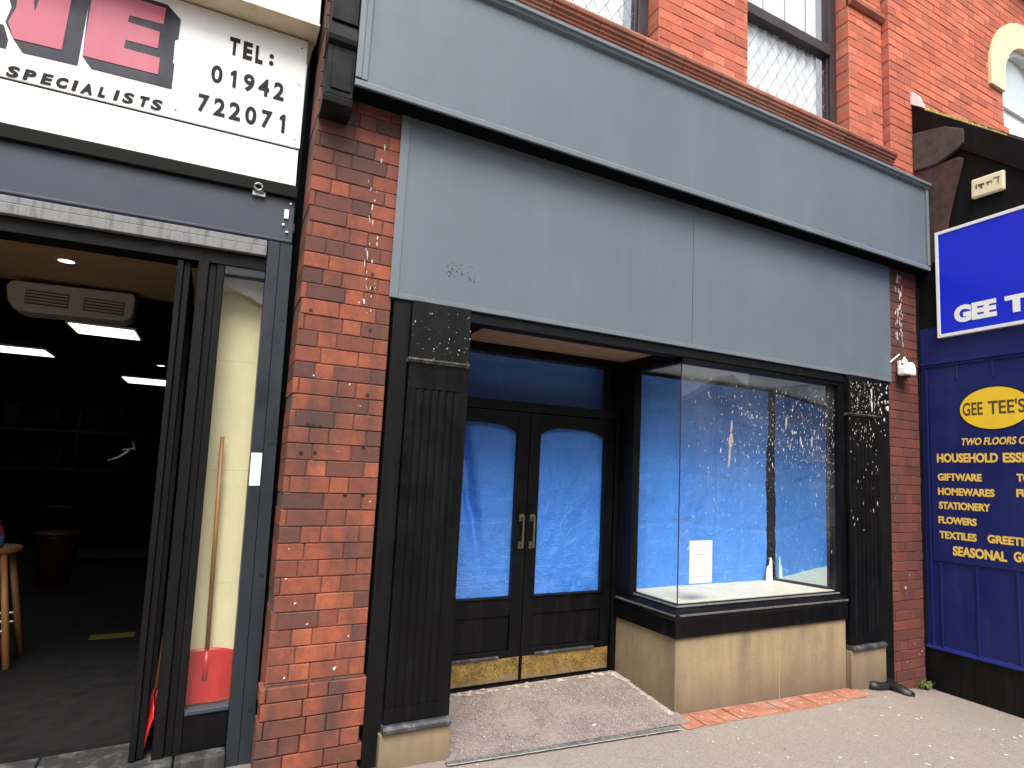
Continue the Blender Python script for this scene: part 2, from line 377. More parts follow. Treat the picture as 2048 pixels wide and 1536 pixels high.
# --- brickwork: every brick modelled inside its wall's mesh
def brick_fill(mb, x0, x1, z0, z1, y, bl=.225, bh=.079, j=.007, bond='stretcher', depth=.09, skip=None, tone=None, ph=0.):
    k0 = int(math.floor(z0 / bh)); k1 = int(math.ceil(z1 / bh))
    for k in range(k0, k1):
        za, zb = max(z0, k * bh + j / 2), min(z1, (k + 1) * bh - j / 2)
        if zb - za < .012: continue
        x = x0 - .4 + ((ph + (k % 2) * .5) * bl if bond == 'stretcher' else (k % 2) * bl * .62 + .05)
        i = 0
        while x < x1:
            L = bl if bond == 'stretcher' or (i % 2 == 0) else bl * .5
            if bond == 'mixed' and k % 3 == 1: L = bl
            xa, xb = max(x0, x + j / 2), min(x1, x + L - j / 2); x += L; i += 1
            if xb - xa < .014: continue
            if skip and skip((xa + xb) / 2, (za + zb) / 2): continue
            a = R.random(); a = tone(xa, za, a) if tone else a
            yy = y + R.uniform(-.0025, .0025); c = .0035
            w = [R.uniform(-.0016, .0016) for _ in range(4)]
            vs = [(xa + c, yy, za + c + w[0]), (xb - c, yy, za + c + w[1]), (xb - c, yy, zb - c + w[2]), (xa + c, yy, zb - c + w[3]),
                  (xa, yy + c, za), (xb, yy + c, za), (xb, yy + c, zb), (xa, yy + c, zb),
                  (xa, yy + depth, za), (xb, yy + depth, za), (xb, yy + depth, zb), (xa, yy + depth, zb)]
            fs = [(0, 1, 2, 3), (4, 5, 1, 0), (5, 6, 2, 1), (6, 7, 3, 2), (7, 4, 0, 3), (8, 9, 5, 4), (9, 10, 6, 5), (10, 11, 7, 6), (11, 8, 4, 7)]
            mb.add(vs, fs, a)
def splats(n, area, rnd, size=(.004, .012), stretch=(1.2, 5.), bias=None):
    """small irregular raised blobs on a vertical plane y=const; area = (x0,x1,z0,z1,y)"""
    mb = MB(); x0, x1, z0, z1, y = area
    for _ in range(n):
        for _t in range(20):
            x, z = rnd.uniform(x0, x1), rnd.uniform(z0, z1)
            if bias is None or rnd.random() < bias(x, z): break
        r = rnd.uniform(*size) * (1 if rnd.random() > .1 else 1.9); st = rnd.uniform(*stretch); m = 7
        lean = rnd.uniform(-.3, .3)
        pts = []
        for k in range(m):
            t = 2 * math.pi * k / m; q = r * rnd.uniform(.5, 1.15)
            dz = q * math.sin(t) * st; pts.append((x + q * math.cos(t) + lean * dz, y, z + dz))
        mb.add([(x, y - .0018, z)] + pts, [(0, 1 + k, 1 + (k + 1) % m) for k in range(m)], mi=0 if rnd.random() > .14 else 1)
    return mb

# ------------------------------------------------------------------ ground
GX = [-30, -2, 0, 1.18, 2.65, 4.3, 4.75, 5.0, 5.35, 7, 30]
GZ = [.10, .075, .05, .018, 0, -.045, -.085, -.14, -.172, -.20, -.24]
def gh(x, y=0.):
    for i in range(len(GX) - 1):
        if GX[i] <= x <= GX[i + 1]:
            t = (x - GX[i]) / (GX[i + 1] - GX[i]); z = GZ[i] + t * (GZ[i + 1] - GZ[i]); break
    else: z = GZ[-1]
    z += max(-.06, y * .012) if y < 0 else 0
    return z
xs = [-40, -10, -5] + [-2.5 + i * .18 for i in range(62)] + [10, 20, 40]
ys = [-4.6, -3.6, -2.6, -2.0] + [-1.7 + i * .1 for i in range(18)] + [.35]
mb = MB()
for yv in ys:
    for xv in xs:
        mb.v.append((xv, yv, gh(xv, yv) + .004 * (noise.noise(Vector((xv * 1.7, yv * 2.1, 3))) if -3 < xv < 9 else 0)))
nx = len(xs)
for j in range(len(ys) - 1):
    for i in range(nx - 1):
        mb.f.append([j * nx + i, j * nx + i + 1, (j + 1) * nx + i + 1, (j + 1) * nx + i]); mb.a.append(.5); mb.mi.append(0)
struct('pavement', mb, M['pave'], smooth=True)
mb = MB().box(-40, 40, -4.74, -4.6, -.5, .0); struct('kerb', mb, M['cement'], bevel=.01)
mb = MB().box(-60, 60, -13.5, -4.74, -.6, -.19); struct('road', mb, M['road'])
mb = MB().box(-60, 60, -16, -13.5, -.6, -.06); struct('far_pavement', mb, M['pave'])
# entrance slab: a ramp of speckled terrazzo between the plinths
mb = MB(); N = 14
def rampz(t, u): return .004 + gh(1.17 + 1.47 * u, -.1) * (1 - t) + (.078 + .008 * u) * t + .0
for j in range(N + 1):
    for i in range(N + 1):
        u, t = i / N, j / N
        yf = -.085 - .055 * u
        mb.v.append((1.15 + u * 1.52, yf + t * (.80 - yf), rampz(max(0, t), u)))
for j in range(N):
    for i in range(N):
        mb.f.append([j * (N + 1) + i, j * (N + 1) + i + 1, (j + 1) * (N + 1) + i + 1, (j + 1) * (N + 1) + i]); mb.a.append(.5); mb.mi.append(0)
struct('entrance_ramp', mb, M['granite'], smooth=True)
# slot drain along the ramp's edge with a cement margin
mb = MB(); q = 16
for k in range(q):
    u0, u1 = k / q, (k + 1) / q
    X0, X1 = 1.13 + u0 * 1.40, 1.13 + u1 * 1.40; Y0, Y1 = -.085 - .085 * u0, -.085 - .085 * u1
    z0, z1 = gh(X0, -.1) + .010, gh(X1, -.1) + .010
    mb.add([(X0, Y0 - .040, z0), (X1, Y1 - .040, z1), (X1, Y1, z1), (X0, Y0, z0)], [(0, 1, 2, 3)])
    mb.add([(X0, Y0 - .051, z0 + .001), (X1, Y1 - .051, z1 + .001), (X1, Y1 - .041, z1 + .001), (X0, Y0 - .041, z0 + .001)], [(0, 1, 2, 3)], mi=1)
def m_slot():
    b = NB('worn_drain_channel'); c = b.ramp(b.noise(1., 5, .7, b.map((60, 20, 20))), [(.35, (.05, .06, .055)), (.6, (.17, .18, .165)), (.75, (.30, .30, .28))])
    b.bsdf(c, .6, 0, .3, b.bump(b.noise(80., 3), .5, .004)); return b.m
M['slot'] = m_slot()
struct('drain_channel', mb, [M['slot'], M['cement']])
# broken orange tile strip in front of the window plinth
mb = MB(); xx = 2.58
while xx < 4.34:
    L = R.uniform(.11, .26); x1 = min(4.36, xx + L - .006)
    wv = lambda: R.uniform(-.008, .008)
    n0 = -.205 + .03 * min(1, max(0, (xx - 3.9) / .4)); f0 = -.012
    z0, z1 = gh(xx, -.1) + .006, gh(x1, -.1) + .006
    dz = R.uniform(0, .004)
    mb.add([(xx + wv() * .3, n0 + wv() * 2, z0 + dz - .006), (x1, n0 + wv() * 2, z1 + dz - .006), (x1, f0, z1 + dz), (xx, f0, z0 + dz)], [(0, 1, 2, 3)])
    xx += L
struct('tile_edging', mb, M['tilestrip'])
# crumbs of cement and mortar swept along the door and plinth
mb = MB()
for _ in range(170):
    if R.random() < .55: x, y = R.uniform(1.3, 2.64), .66 + R.gauss(0, .022)
    else:
        y = R.uniform(-.02, .66); x = 2.632 - abs(R.gauss(0, .012))
    t = min(1, max(0, (y + .11) / .9)); z = rampz(t, (x - 1.15) / 1.52); r = R.uniform(.006, .022) * (1.5 if x > 2.5 and y > .5 else 1)
    m = 6; pts = [(x + r * math.cos(k * 1.047) * R.uniform(.6, 1.5), y + r * math.sin(k * 1.047) * R.uniform(.5, 1.), z + .003) for k in range(m)]
    mb.add([(x, y, z + r * .4 + .003)] + pts, [(0, 1 + k, 1 + (k + 1) % m) for k in range(m)])
o = obj('mortar_crumbs', mb, M['cement'], smooth=True); o['kind'] = 'stuff'; tag(o, 'pale crumbled mortar swept against the shop doors and plinth', 'mortar')
mb = MB()
for _ in range(46):
    x, y = R.uniform(1.3, 5.2), R.uniform(-1.3, .5)
    if y > -.1 and not (1.25 < x < 2.5): y = R.uniform(-1.3, -.25)
    z = (rampz(min(1, max(0, (y + .1) / .9)), (x - 1.15) / 1.52) if y > -.1 else gh(x, y)) + .004; r = R.uniform(.004, .011); st = R.uniform(1, 2.4); an = R.uniform(0, 3.1)
    m = 7; pts = []
    for k in range(m):
        q = r * R.uniform(.6, 1.2); px, py = q * st * math.cos(k * .8976), q * math.sin(k * .8976)
        pts.append((x + px * math.cos(an) - py * math.sin(an), y + px * math.sin(an) + py * math.cos(an), z))
    mb.add([(x, y, z + .0025)] + pts, [(0, 1 + k, 1 + (k + 1) % m) for k in range(m)])
o = obj('bird_droppings', mb, M['splat']); o['kind'] = 'stuff'; tag(o, 'pale bird droppings spotted over the pavement and ramp', 'droppings')

# ================================================================== THE EMPTY BRICK SHOP
B = thing('brick_building', 'red brick building whose empty black shopfront has blue sheeted windows', 'building', (2.8, .3, 0))
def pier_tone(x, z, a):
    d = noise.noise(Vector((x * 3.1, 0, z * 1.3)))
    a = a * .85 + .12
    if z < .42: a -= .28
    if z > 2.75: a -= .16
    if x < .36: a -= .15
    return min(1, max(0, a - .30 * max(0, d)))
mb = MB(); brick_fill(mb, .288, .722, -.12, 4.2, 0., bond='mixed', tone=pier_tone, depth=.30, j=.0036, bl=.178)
o_p1 = obj('brick_pier', mb, M['brick_pier'], B, normals=False)
mb = MB()
core1 = MB().box(.292, .718, .006, .34, -.15, 4.2)
obj('mortar', core1, M['mortar'], o_p1)
pl = MB(); brick_fill(pl, .268, .735, -.12, .46, -.014, bond='mixed', tone=lambda x, z, a: max(0, min(1, (a * .55 + .1) + (.30 if z > .30 else 0))), depth=.12, j=.0045, bl=.178)
obj('plinth', pl, M['brick_pier'], o_p1, normals=False)
sp = splats(30, (.56, .64, 2.25, 3.2, -.005), random.Random(3), (.0015, .0045), (2, 7))
sp2 = splats(12, (.30, .70, .4, 2.4, -.005), random.Random(5), (.003, .006), (.8, 1.4)); sp.add(sp2.v, sp2.f)
obj('paint_spots', sp, [M['splat'], M['splat_tan']], o_p1)
hl = MB()
for x, z in ((.34, 2.234), (.370, 1.672), (.395, 1.668), (.427, 1.666), (.352, 1.535), (.415, 1.538), (.617, 2.471), (.618, 2.399), (.627, 2.177), (.639, 1.841), (.639, 1.58), (.569, 1.337), (.657, 1.339), (.582, 2.782)):
    hl.prism([(x + .0085 * math.cos(t * .785), z + .0085 * math.sin(t * .785)) for t in range(8)], -.0045, .004)
obj('drill_holes', hl, M['rubber'], o_p1)

mb = MB(); brick_fill(mb, 4.885, 5.30, -.35, 4.2, 0., bond='mixed', depth=.30, tone=lambda x, z, a: a * .8 + .1, j=.004, bl=.178)
o_p2 = obj('brick_pier', mb, M['brick_dark'], B, normals=False)
o_p2['label'] = 'narrow darker brick pier at the right end of the shopfront'
obj('mortar', MB().box(4.889, 5.296, .006, .34, -.4, 4.2), M['mortar'], o_p2)
sp = splats(60, (4.99, 5.09, 2.7, 3.32, -.005), random.Random(31), (.003, .009), (1.5, 5))
sp2 = splats(8, (4.90, 5.25, -.1, 1.8, -.005), random.Random(9), (.004, .008), (1, 2)); sp.add(sp2.v, sp2.f)
obj('bird_droppings', sp, [M['splat'], M['splat_tan']], o_p2)

# core wall behind the boards
obj('inner_wall', MB().box(.735, 4.87, .02, .06, 2.42, 4.2).box(.735, 4.87, .70, .82, 2.37, 2.5).box(-.2, 5.3, 2.2, 2.3, -.1, 4.3), M['dark_room'], B)
# upper storey
YU = .07
up = MB()
def utone(x, z, a): return a
for rect in ((-1.2, 1.24, 4.46, 7.2), (2.45, 3.31, 4.46, 7.2), (4.52, 4.985, 4.46, 7.2), (1.24, 2.45, 6.7, 7.2), (3.31, 4.52, 6.7, 7.2)):
    brick_fill(up, *rect, YU, tone=utone, j=.005, bh=.0765, bl=.205, depth=.16)
o_up = obj('upper_wall', up, M['brick_up'], B, normals=False)
obj('mortar', MB().box(-1.2, 1.236, YU + .004, .30, 4.46, 7.2).box(2.454, 3.306, YU + .004, .30, 4.46, 7.2).box(4.524, 4.985, YU + .004, .30, 4.46, 7.2).box(1.236, 2.454, YU + .004, .3, 6.704, 7.2).box(3.306, 4.524, YU + .004, .3, 6.704, 7.2), M['mortar_up'], o_up)
# impost band on the right hand wall piece
obj('impost_band', MB().prism([(YU - .02, 5.735), (YU - .045, 5.765), (YU - .045, 5.80), (YU, 5.83), (YU + .02, 5.83), (YU + .02, 5.735)], 4.52, 4.99, 'x'), M['terra'], B)
# string course of moulded terracotta blocks, butted end to end
sc = MB(); x = -1.2
while x < 4.99:
    L = .345; x1 = min(4.99, x + L - .004)
    prof = [(.03, 4.305), (-.002, 4.308), (-.02, 4.325), (-.02, 4.338), (-.032, 4.345), (-.032, 4.360), (-.048, 4.368), (-.050, 4.385), (-.062, 4.392), (-.066, 4.41), (-.058, 4.428), (-.03, 4.45), (.04, 4.475), (.10, 4.49), (.26, 4.50), (.26, 4.305)]
    sc.prism(prof, x, x1, 'x', R.random()); x += L
obj('string_course', sc, M['terra'], B, bevel=.002)
sb = MB(); x = -1.2
while x < 5.0:
    x1 = min(5.0, x + .345 - .005); sb.box(x, x1, R.uniform(.0, .003), .3, 4.12, 4.303, R.random()); x += .345
obj('stone_band', sb, M['terra'], B, bevel=.002)

def upper_window(x0, x1, zb, zr, zt):
    yf = .20
    wn = bpy.data.objects.new('window', None); COL.objects.link(wn); wn.parent = B; wn.location = Vector((x0, yf, zb)) - wloc(B)
    f = MB(); t = .085
    f.box(x0, x0 + t, yf, yf + .09, zb, zt).box(x1 - t, x1, yf, yf + .09, zb, zt).box(x0 + t, x1 - t, yf + .003, yf + .09, zt - t, zt).box(x0 + t, x1 - t, yf + .003, yf + .09, zb, zb + .06)
    f.box(x0 + t, x1 - t, yf - .012, yf + .085, zr - .045, zr + .045)
    # slim inner sash, proud of the glass
    f.box(x1 - t - .022, x1 - t, yf + .02, yf + .07, zb + .06, zr - .045).box(x0 + t, x0 + t + .022, yf + .02, yf + .07, zb + .06, zr - .045)
    obj('frame', f, M['frame'], wn, bevel=.003)
    g = MB().add([(x0 + t, yf + .05, zb), (x1 - t, yf + .05, zb), (x1 - t, yf + .05, zt), (x0 + t, yf + .05, zt)], [(0, 1, 2, 3)])
    obj('pane', g, M['glass_up'], wn)
    ld = MB(); gx0, gx1, gz0, gz1 = x0 + t, x1 - t, zb + .06, zr - .045
    W_, H_ = .105, .165
    import itertools
    for s in (1, -1):
        k = -20
        while k < 20:
            # line x = xa + s*(z-gz0)*W/H
            pts = []
            xa = gx0 + k * W_; k += 1
            z0, z1 = gz0, gz1
            def xat(z): return xa + s * (z - gz0) * W_ / H_
            zs = [z0, z1]
            for xb in (gx0, gx1):
                zz = gz0 + s * (xb - xa) * H_ / W_
                if z0 < zz < z1: zs.append(zz)
            zs = sorted(z for z in zs if gx0 - 1e-6 <= xat(z) <= gx1 + 1e-6)
            if len(zs) < 2 or zs[-1] - zs[0] < .01: continue
            za, zb_ = zs[0], zs[-1]; h = .0032
            ld.add([(xat(za) - h, yf + .046, za), (xat(za) + h, yf + .046, za), (xat(zb_) + h, yf + .046, zb_), (xat(zb_) - h, yf + .046, zb_)], [(0, 1, 2, 3)])
    for q in range(1, 4):
        xv = gx0 + (gx1 - gx0) * q / 4; ld.box(xv - .004, xv + .004, yf + .044, yf + .048, zr + .045, zt - t)
    obj('leading', ld, M['lead'], wn)
    cu = MB(); m = 40  # white curtain near the glass stands in for the mirrored bright sky
    for i in range(m):
        a, b2 = x0 + .088 + (x1 - x0 - .25) * i / m, x0 + .088 + (x1 - x0 - .25) * (i + 1) / m
        ya, yb = yf + .080 + .010 * math.sin(i * 1.3), yf + .080 + .010 * math.sin((i + 1) * 1.3)
        cu.add([(a, ya, zb), (b2, yb, zb), (b2, yb, zt), (a, ya, zt)], [(0, 1, 2, 3)])
    obj('sky_curtain', cu, M['curtain'], wn, smooth=True)
    obj('dark_room', MB().box(x0, x1, yf + .6, yf + .64, zb, zt), M['ceil'], wn)
    return wn
w1 = upper_window(1.24, 2.45, 4.50, 5.33, 6.7); w2 = upper_window(3.31, 4.52, 4.50, 5.33, 6.7)
w1['label'] = 'upper window half cut off by the top edge'; w2['label'] = 'upper window with diamond leaded lower light'

# console bracket on the left pier
k = MB()
k.box(.300, .431, -.13, -.002, 3.30, 3.56).box(.322, .420, -.137, -.13, 3.33, 3.53)
k.prism([(-.002, 3.225), (-.10, 3.225), (-.145, 3.25), (-.15, 3.285), (-.13, 3.298), (-.002, 3.298)], .292, .432, 'x')
k.prism([(-.002, 3.562), (-.13, 3.562), (-.15, 3.575), (-.155, 3.60), (-.12, 3.68), (-.11, 3.70), (-.002, 3.70)], .295, .432, 'x')
k.box(.305, .431, -.125, -.002, 3.702, 4.15)
obj('console_bracket', k, M['black_flat'], B, bevel=.003)

# pilasters
def pilaster(x0, x1, zbase, zground, board, seed):
    p = bpy.data.objects.new('pilaster', None); COL.objects.link(p); p.parent = B; p.location = Vector(((x0 + x1) / 2, 0, zground)) - wloc(B)
    yF = -.030; n = 6; w = x1 - x0; m = .035; fw = (w - 2 * m) / n
    poly = [(x0, .06), (x0, yF)]
    for i in range(n):
        a = x0 + m + i * fw
        poly.append((a + fw * .17, yF))
        for q in (.25, .5, .75): poly.append((a + fw * (.17 + .66 * q), yF + .006 * math.sin(q * math.pi)))
        poly.append((a + fw * .83, yF))
    poly += [(x1, yF), (x1, .06)]
    sh = MB().prism(poly, zbase + .115, 1.90, 'z')
    sh.box(x0 + .001, x1 - .001, yF - .0015, .06, 1.90, 2.035).box(x0 - .004, x1 + .004, yF - .004, .06, zbase + .04, zbase + .115)
    obj('shaft', sh, M['black'], p)
    cp = MB().box(x0 - .002, x1 + .004, yF - .012, .06, 2.055, 2.362)
    obj('capital', cp, M['black_flat'], p, bevel=.003)
    tr = MB().prism([(.05, 2.034), (yF - .006, 2.034), (yF - .024, 2.046), (yF - .024, 2.0545), (.05, 2.0545)], x0 - .01, x1 + .008, 'x')
    obj('trim', tr, M['grey_trim'] if False else M['worn'], p)
    lg = MB().prism([(.05, zbase), (yF - .03, zbase), (yF - .042, zbase + .008), (yF - .042, zbase + .024), (yF - .028, zbase + .038), (.05, zbase + .038)], x0 - .012, x1 + .012, 'x')
    obj('base_moulding', lg, M['worn2'], p, bevel=.002)
    bs = MB().box(x0 - .02, x1 + .022, yF - .018, .10, zground - .15, zbase - .001)
    obj('base_block', bs, M['stone'], p, bevel=.004)
    bx0, bx1 = board
    obj('side_board', MB().box(bx0, bx1, -.004, .05, zground - .14, 2.362), M['black_flat'], p, bevel=.002)
    return p
M['worn'] = weathered_paint('worn_black_trim', (.05, .05, .048), .5, (.45, .44, .40), .8, .3, 20.)
M['worn2'] = weathered_paint('worn_black_ledge', (.035, .035, .04), .4, (.28, .28, .30), .6, .3, 20.)
PL = pilaster(.830, 1.145, .190, .02, (.738, .826), 1)
PR = pilaster(4.318, 4.690, .232, -.06, (4.700, 4.878), 2)
PL['label'] = 'fluted black pilaster left of the doors'; PR['label'] = 'fluted black pilaster right of the window, spattered with droppings'
sp = splats(60, (.83, 1.15, 2.05, 2.33, -.0435), random.Random(41), (.0007, .0028), (.8, 2.5), lambda x, z: .25 + .75 * (x - .83) / .32)
obj('bird_droppings', sp, [M['splat'], M['splat_tan']], PL)
sp = splats(150, (4.33, 4.69, 2.06, 2.32, -.0435), random.Random(42), (.0012, .0042), (1, 3.5))
s2 = splats(75, (4.33, 4.68, 1.1, 2.03, -.032), random.Random(43), (.0012, .004), (1.5, 7), lambda x, z: max(0, (z - 1.0)) ** 1.5); sp.add(s2.v, s2.f)
s3 = splats(30, (4.70, 4.87, 1.9, 2.34, -.0055), random.Random(44), (.004, .014), (1, 2), lambda x, z: max(.05, (z - 1.9) / .45)); sp.add(s3.v, s3.f)
s4 = splats(9, (4.585, 4.60, 2.06, 2.28, -.0445), random.Random(45), (.006, .010), (3, 5)); sp.add(s4.v, s4.f)
obj('bird_droppings', sp, [M['splat'], M['splat_tan']], PR)

# head beam and soffit over the recessed entrance
obj('head_beam', MB().box(.74, 4.875, .0, .10, 2.30, 2.362).box(1.15, 1.335, .10, .80, 2.34, 2.40).box(2.655, 2.70, .10, .80, 2.262, 2.40), M['black_flat'], B, bevel=.003)
so = MB()
for i in range(6):
    so.box(1.336, 2.654, .101 + i * .10, .198 + i * .10, 2.355, 2.372)
obj('soffit', so, M['soffit'], B, bevel=.0015)
# reveal wall on the left of the recess
obj('door_reveal', MB().box(1.10, 1.19, .06, .80, -.05, 2.34), M['black_flat'], B)

# doors
YD = .72
def arch_pts(x0, x1, zt, rise, n=14):
    pts = []
    for i in range(n + 1):
        t = i / n; pts.append((x1 + (x0 - x1) * t, zt - rise * (2 * t - 1) ** 2 * (1 if True else 0) if False else zt - rise * (abs(2 * t - 1) ** 3.4)))
    return pts
def door(x0, x1, gx0, gx1, hx, name_label, lean):
    d = bpy.data.objects.new('door', None); COL.objects.link(d); d.parent = B; d.location = Vector(((x0 + x1) / 2, YD, .085)) - wloc(B)
    d['label'] = name_label
    zb, zt, gz0, gz1, rise = .092, 1.905, .637, 1.812, .055
    lf = MB(); y0, y1 = YD, YD + .045
    top = arch_pts(gx0, gx1, gz1, rise)            # from right to left along the arched head
    poly = [(x0, zb)] + [(x1, zb), (x1, zt), (x0, zt)]
    # stiles, rails and arched head as butted pieces
    lf.box(x0, gx0, y0, y1, zb, zt).box(gx1, x1, y0, y1, zb, zt).box(gx0, gx1, y0, y1, zb, .30)
    lf.box(gx0, gx1, y0 + .001, y1, .525, gz0)
    lf.prism([(gx0, zt), (gx1, zt)] [::-1] + [(gx0, top[-1][1])] [:0] + [] if False else [(gx1, zt)] + [(gx1, top[0][1])] + top[1:-1] + [(gx0, top[-1][1]), (gx0, zt)], y0 + .001, y1)
    lf.box(gx0 + .0005, gx1 - .0005, y0 + .016, y1 - .006, .30, .525)      # sunk bottom panel
    lf.prism([(y0 + .012, gz0 + .0005), (y0 - .010, gz0 + .0005), (y0 - .012, gz0 + .008), (y0 + .012, gz0 + .018)], gx0 - .02, gx1 + .02, 'x')
    obj('leaf', lf, M['black'], d, bevel=.003)
    g = MB().add([(gx0 - .005, YD + .022, gz0), (gx1 + .005, YD + .022, gz0), (gx1 + .005, YD + .022, gz1 + .01), (gx0 - .005, YD + .022, gz1 + .01)], [(0, 1, 2, 3)])
    obj('glass_pane', g, M['glass_door'], d)
    kp = MB().box(x0 + .012, x1 - .010, YD - .004, YD - .001, .105, .252)
    obj('kick_plate', kp, M['brass'], d)
    kt = MB().prism([(YD - .002, .2535), (YD - .014, .2535), (YD - .016, .262), (YD - .002, .272)], x0 + (.02 if lean < 0 else .10), x1 - (.16 if lean < 0 else .13), 'x')
    obj('kick_trim', kt, M['worn2'], d)
    h = MB()
    for zz in (1.175, .99): h.box(hx - .017, hx + .017, YD - .006, YD - .001, zz - .024, zz + .024); h.tube([(hx, YD - .006, zz), (hx, YD - .038, zz)], .008)
    h.tube([(hx, YD - .038, 1.19), (hx, YD - .040, 1.08), (hx, YD - .038, .975)], [.008, .0065, .008], 10)
    obj('pull_handle', h, M['brass_dull'], d, smooth=False)
    return d
door(1.205, 1.899, 1.285, 1.812, 1.862, 'left black door leaf with a creased blue sheet behind its glass', -1)
door(1.903, 2.605, 1.986, 2.528, 1.944, 'right black door leaf with a flat blue sheet behind its glass', 1)
df = MB().box(1.19, 1.205, YD - .01, YD + .09, .05, 2.34).box(2.606, 2.70, YD - .03, YD + .09, .05, 2.34)
df.box(1.205, 2.606, YD - .012, YD + .09, 1.908, 1.975).box(1.205, 2.606, YD - .012, YD + .09, 2.295, 2.352).box(2.545, 2.606, YD - .010, YD + .09, 1.975, 2.295).box(1.205, 1.29, YD - .010, YD + .09, 1.975, 2.295)
df.box(2.628, 2.69, .50, YD - .03, .60, 2.26)
obj('door_frame', df, M['black'], B, bevel=.003)
ff = MB().add([(1.29, YD + .02, 1.975), (2.545, YD + .02, 1.975), (2.545, YD + .02, 2.295), (1.29, YD + .02, 2.295)], [(0, 1, 2, 3)])
obj('fanlight', ff, M['glass_door'], B)
obj('threshold', MB().box(1.19, 2.64, YD - .012, YD + .06, .03, .088), M['black_flat'], B)

# stall riser and display window
rs = MB()
def wedge(x0, x1, y0, y1, ztop): rs.box(x0, x1, y0, y1, -.14, ztop)
wedge(2.65, 3.585, .0, .70, .465); wedge(3.588, 4.296, .0, .70, .465)
obj('stall_riser', rs, M['stone'], B, bevel=.004)
obj('pointing', MB().box(3.5846, 3.5884, .0015, .5, -.13, .462), M['cement'], B)
D = bpy.data.objects.new('display_window', None); COL.objects.link(D); D.parent = B; D.location = Vector((3.45, .3, .47)) - wloc(B)
D['label'] = 'glazed display window with blue sheeting inside and droppings on the glass'
prof = [(.0, .467), (-.018, .467), (-.020, .48), (-.020, .575), (-.030, .592), (-.034, .612), (-.024, .624), (.0, .630), (.008, .640), (.012, .660), (.03, .668), (.05, .668), (.06, .60), (.06, .467)]
sl_ = MB()
# mitred cornice: front run and left return share the same profile
def ring(fn): return [fn(p) for p in prof]
front_l = ring(lambda p: (2.65 + p[0], p[0], p[1])); front_r = ring(lambda p: (4.298, p[0], p[1])); back_l = ring(lambda p: (2.65 + p[0], .70, p[1]))
n = len(prof)
sl_.add(front_l + front_r, [(i, (i + 1) % n, n + (i + 1) % n, n + i) for i in range(n)] + [list(range(n, 2 * n))])
sl_.add(front_l + back_l, [(i, (i + 1) % n, n + (i + 1) % n, n + i) for i in range(n)])
obj('sill_cornice', sl_, M['sillpaint'] if 'sillpaint' in M else M['black'], D)
wl = MB().box(2.655, 4.285, -.0335, -.028, .606, .6165); wl.box(2.6165, 2.622, -.03, .66, .606, .6165)
wl.box(2.664, 4.27, .010, .0135, .6545, .6655); wl.box(2.6605, 2.664, .012, .66, .6545, .6655)
obj('worn_edge', wl, M['silver'], D)
obj('display_floor', MB().box(2.70, 4.30, .06, .66, .60, .671), M['ply'], D)
GY = .045
obj('front_pane', MB().add([(2.6975, GY, .668), (4.245, GY, .668), (4.245, GY, 2.275), (2.6975, GY, 2.275)], [(0, 1, 2, 3)]), M['glass'], D)
obj('side_pane', MB().add([(2.695, GY + .003, .668), (2.695, .62, .668), (2.695, .62, 2.275), (2.695, GY + .003, 2.275)], [(0, 1, 2, 3)]), M['glass'], D)
obj('glass_edge', MB().box(2.690, 2.6955, GY - .004, GY + .002, .668, 2.272), M['greenglass'] if 'greenglass' in M else M['frame'], D)
obj('window_head', MB().box(2.68, 4.31, .01, .0995, 2.268, 2.2995).box(2.672, 2.72, .101, .66, 2.266, 2.34).box(4.247, 4.315, .0, .10, .60, 2.2675), M['black'], D, bevel=.002)
obj('window_ceiling', MB().box(2.72, 4.24, .101, .66, 2.30, 2.33), M['ceil'], D)
obj('back_board', MB().box(2.64, 4.30, .665, .69, .60, 2.36), M['dark_room'], D)
obj('mirror', MB().prism([(4.235, .11), (4.275, .11), (4.175, .655), (4.135, .655)], .690, 2.298, 'z'), M['mirror'], D)
obj('mirror_rail', MB().prism([(4.215, .10), (4.247, .10), (4.150, .655), (4.118, .655)], .6715, .689, 'z').box(4.222, 4.2465, .1005, .1085, .6895, 2.298), M['frame'], D)
sp = splats(520, (2.95, 4.245, 1.15, 2.22, GY - .002), random.Random(77), (.0010, .0034), (1.4, 5),
            lambda x, z: max(.0, min(1, (x - 2.9) / .9)) * math.exp(-((z - 1.84 - .06 * (x - 3.6)) / .25) ** 2))
s2 = splats(420, (2.75, 4.245, .8, 2.2, GY - .002), random.Random(78), (.0007, .0022), (1.5, 7)); sp.add(s2.v, s2.f)
# the long smear
def smear(x, z, wv, h, mb):
    m = 9; pts = []
    for i in range(m):
        t = 2 * math.pi * i / m; pts.append((x + wv * math.cos(t) * R.uniform(.7, 1.1) + .12 * h * math.sin(t), GY - .002, z + h * math.sin(t) * R.uniform(.8, 1.1)))
    mb.add([(x, GY - .004, z)] + pts, [(0, 1 + i, 1 + (i + 1) % m) for i in range(m)], mi=1)
smear(3.135, 1.66, .012, .09, sp); smear(3.145, 1.76, .022, .055, sp); smear(3.15, 1.86, .010, .05, sp); smear(3.70, 1.93, .012, .05, sp); smear(3.98, 1.80, .012, .05, sp)
dr = obj('bird_droppings', sp, [M['splat'], M['splat_tan']], D); dr['label'] = 'white bird droppings spattered over the window glass'

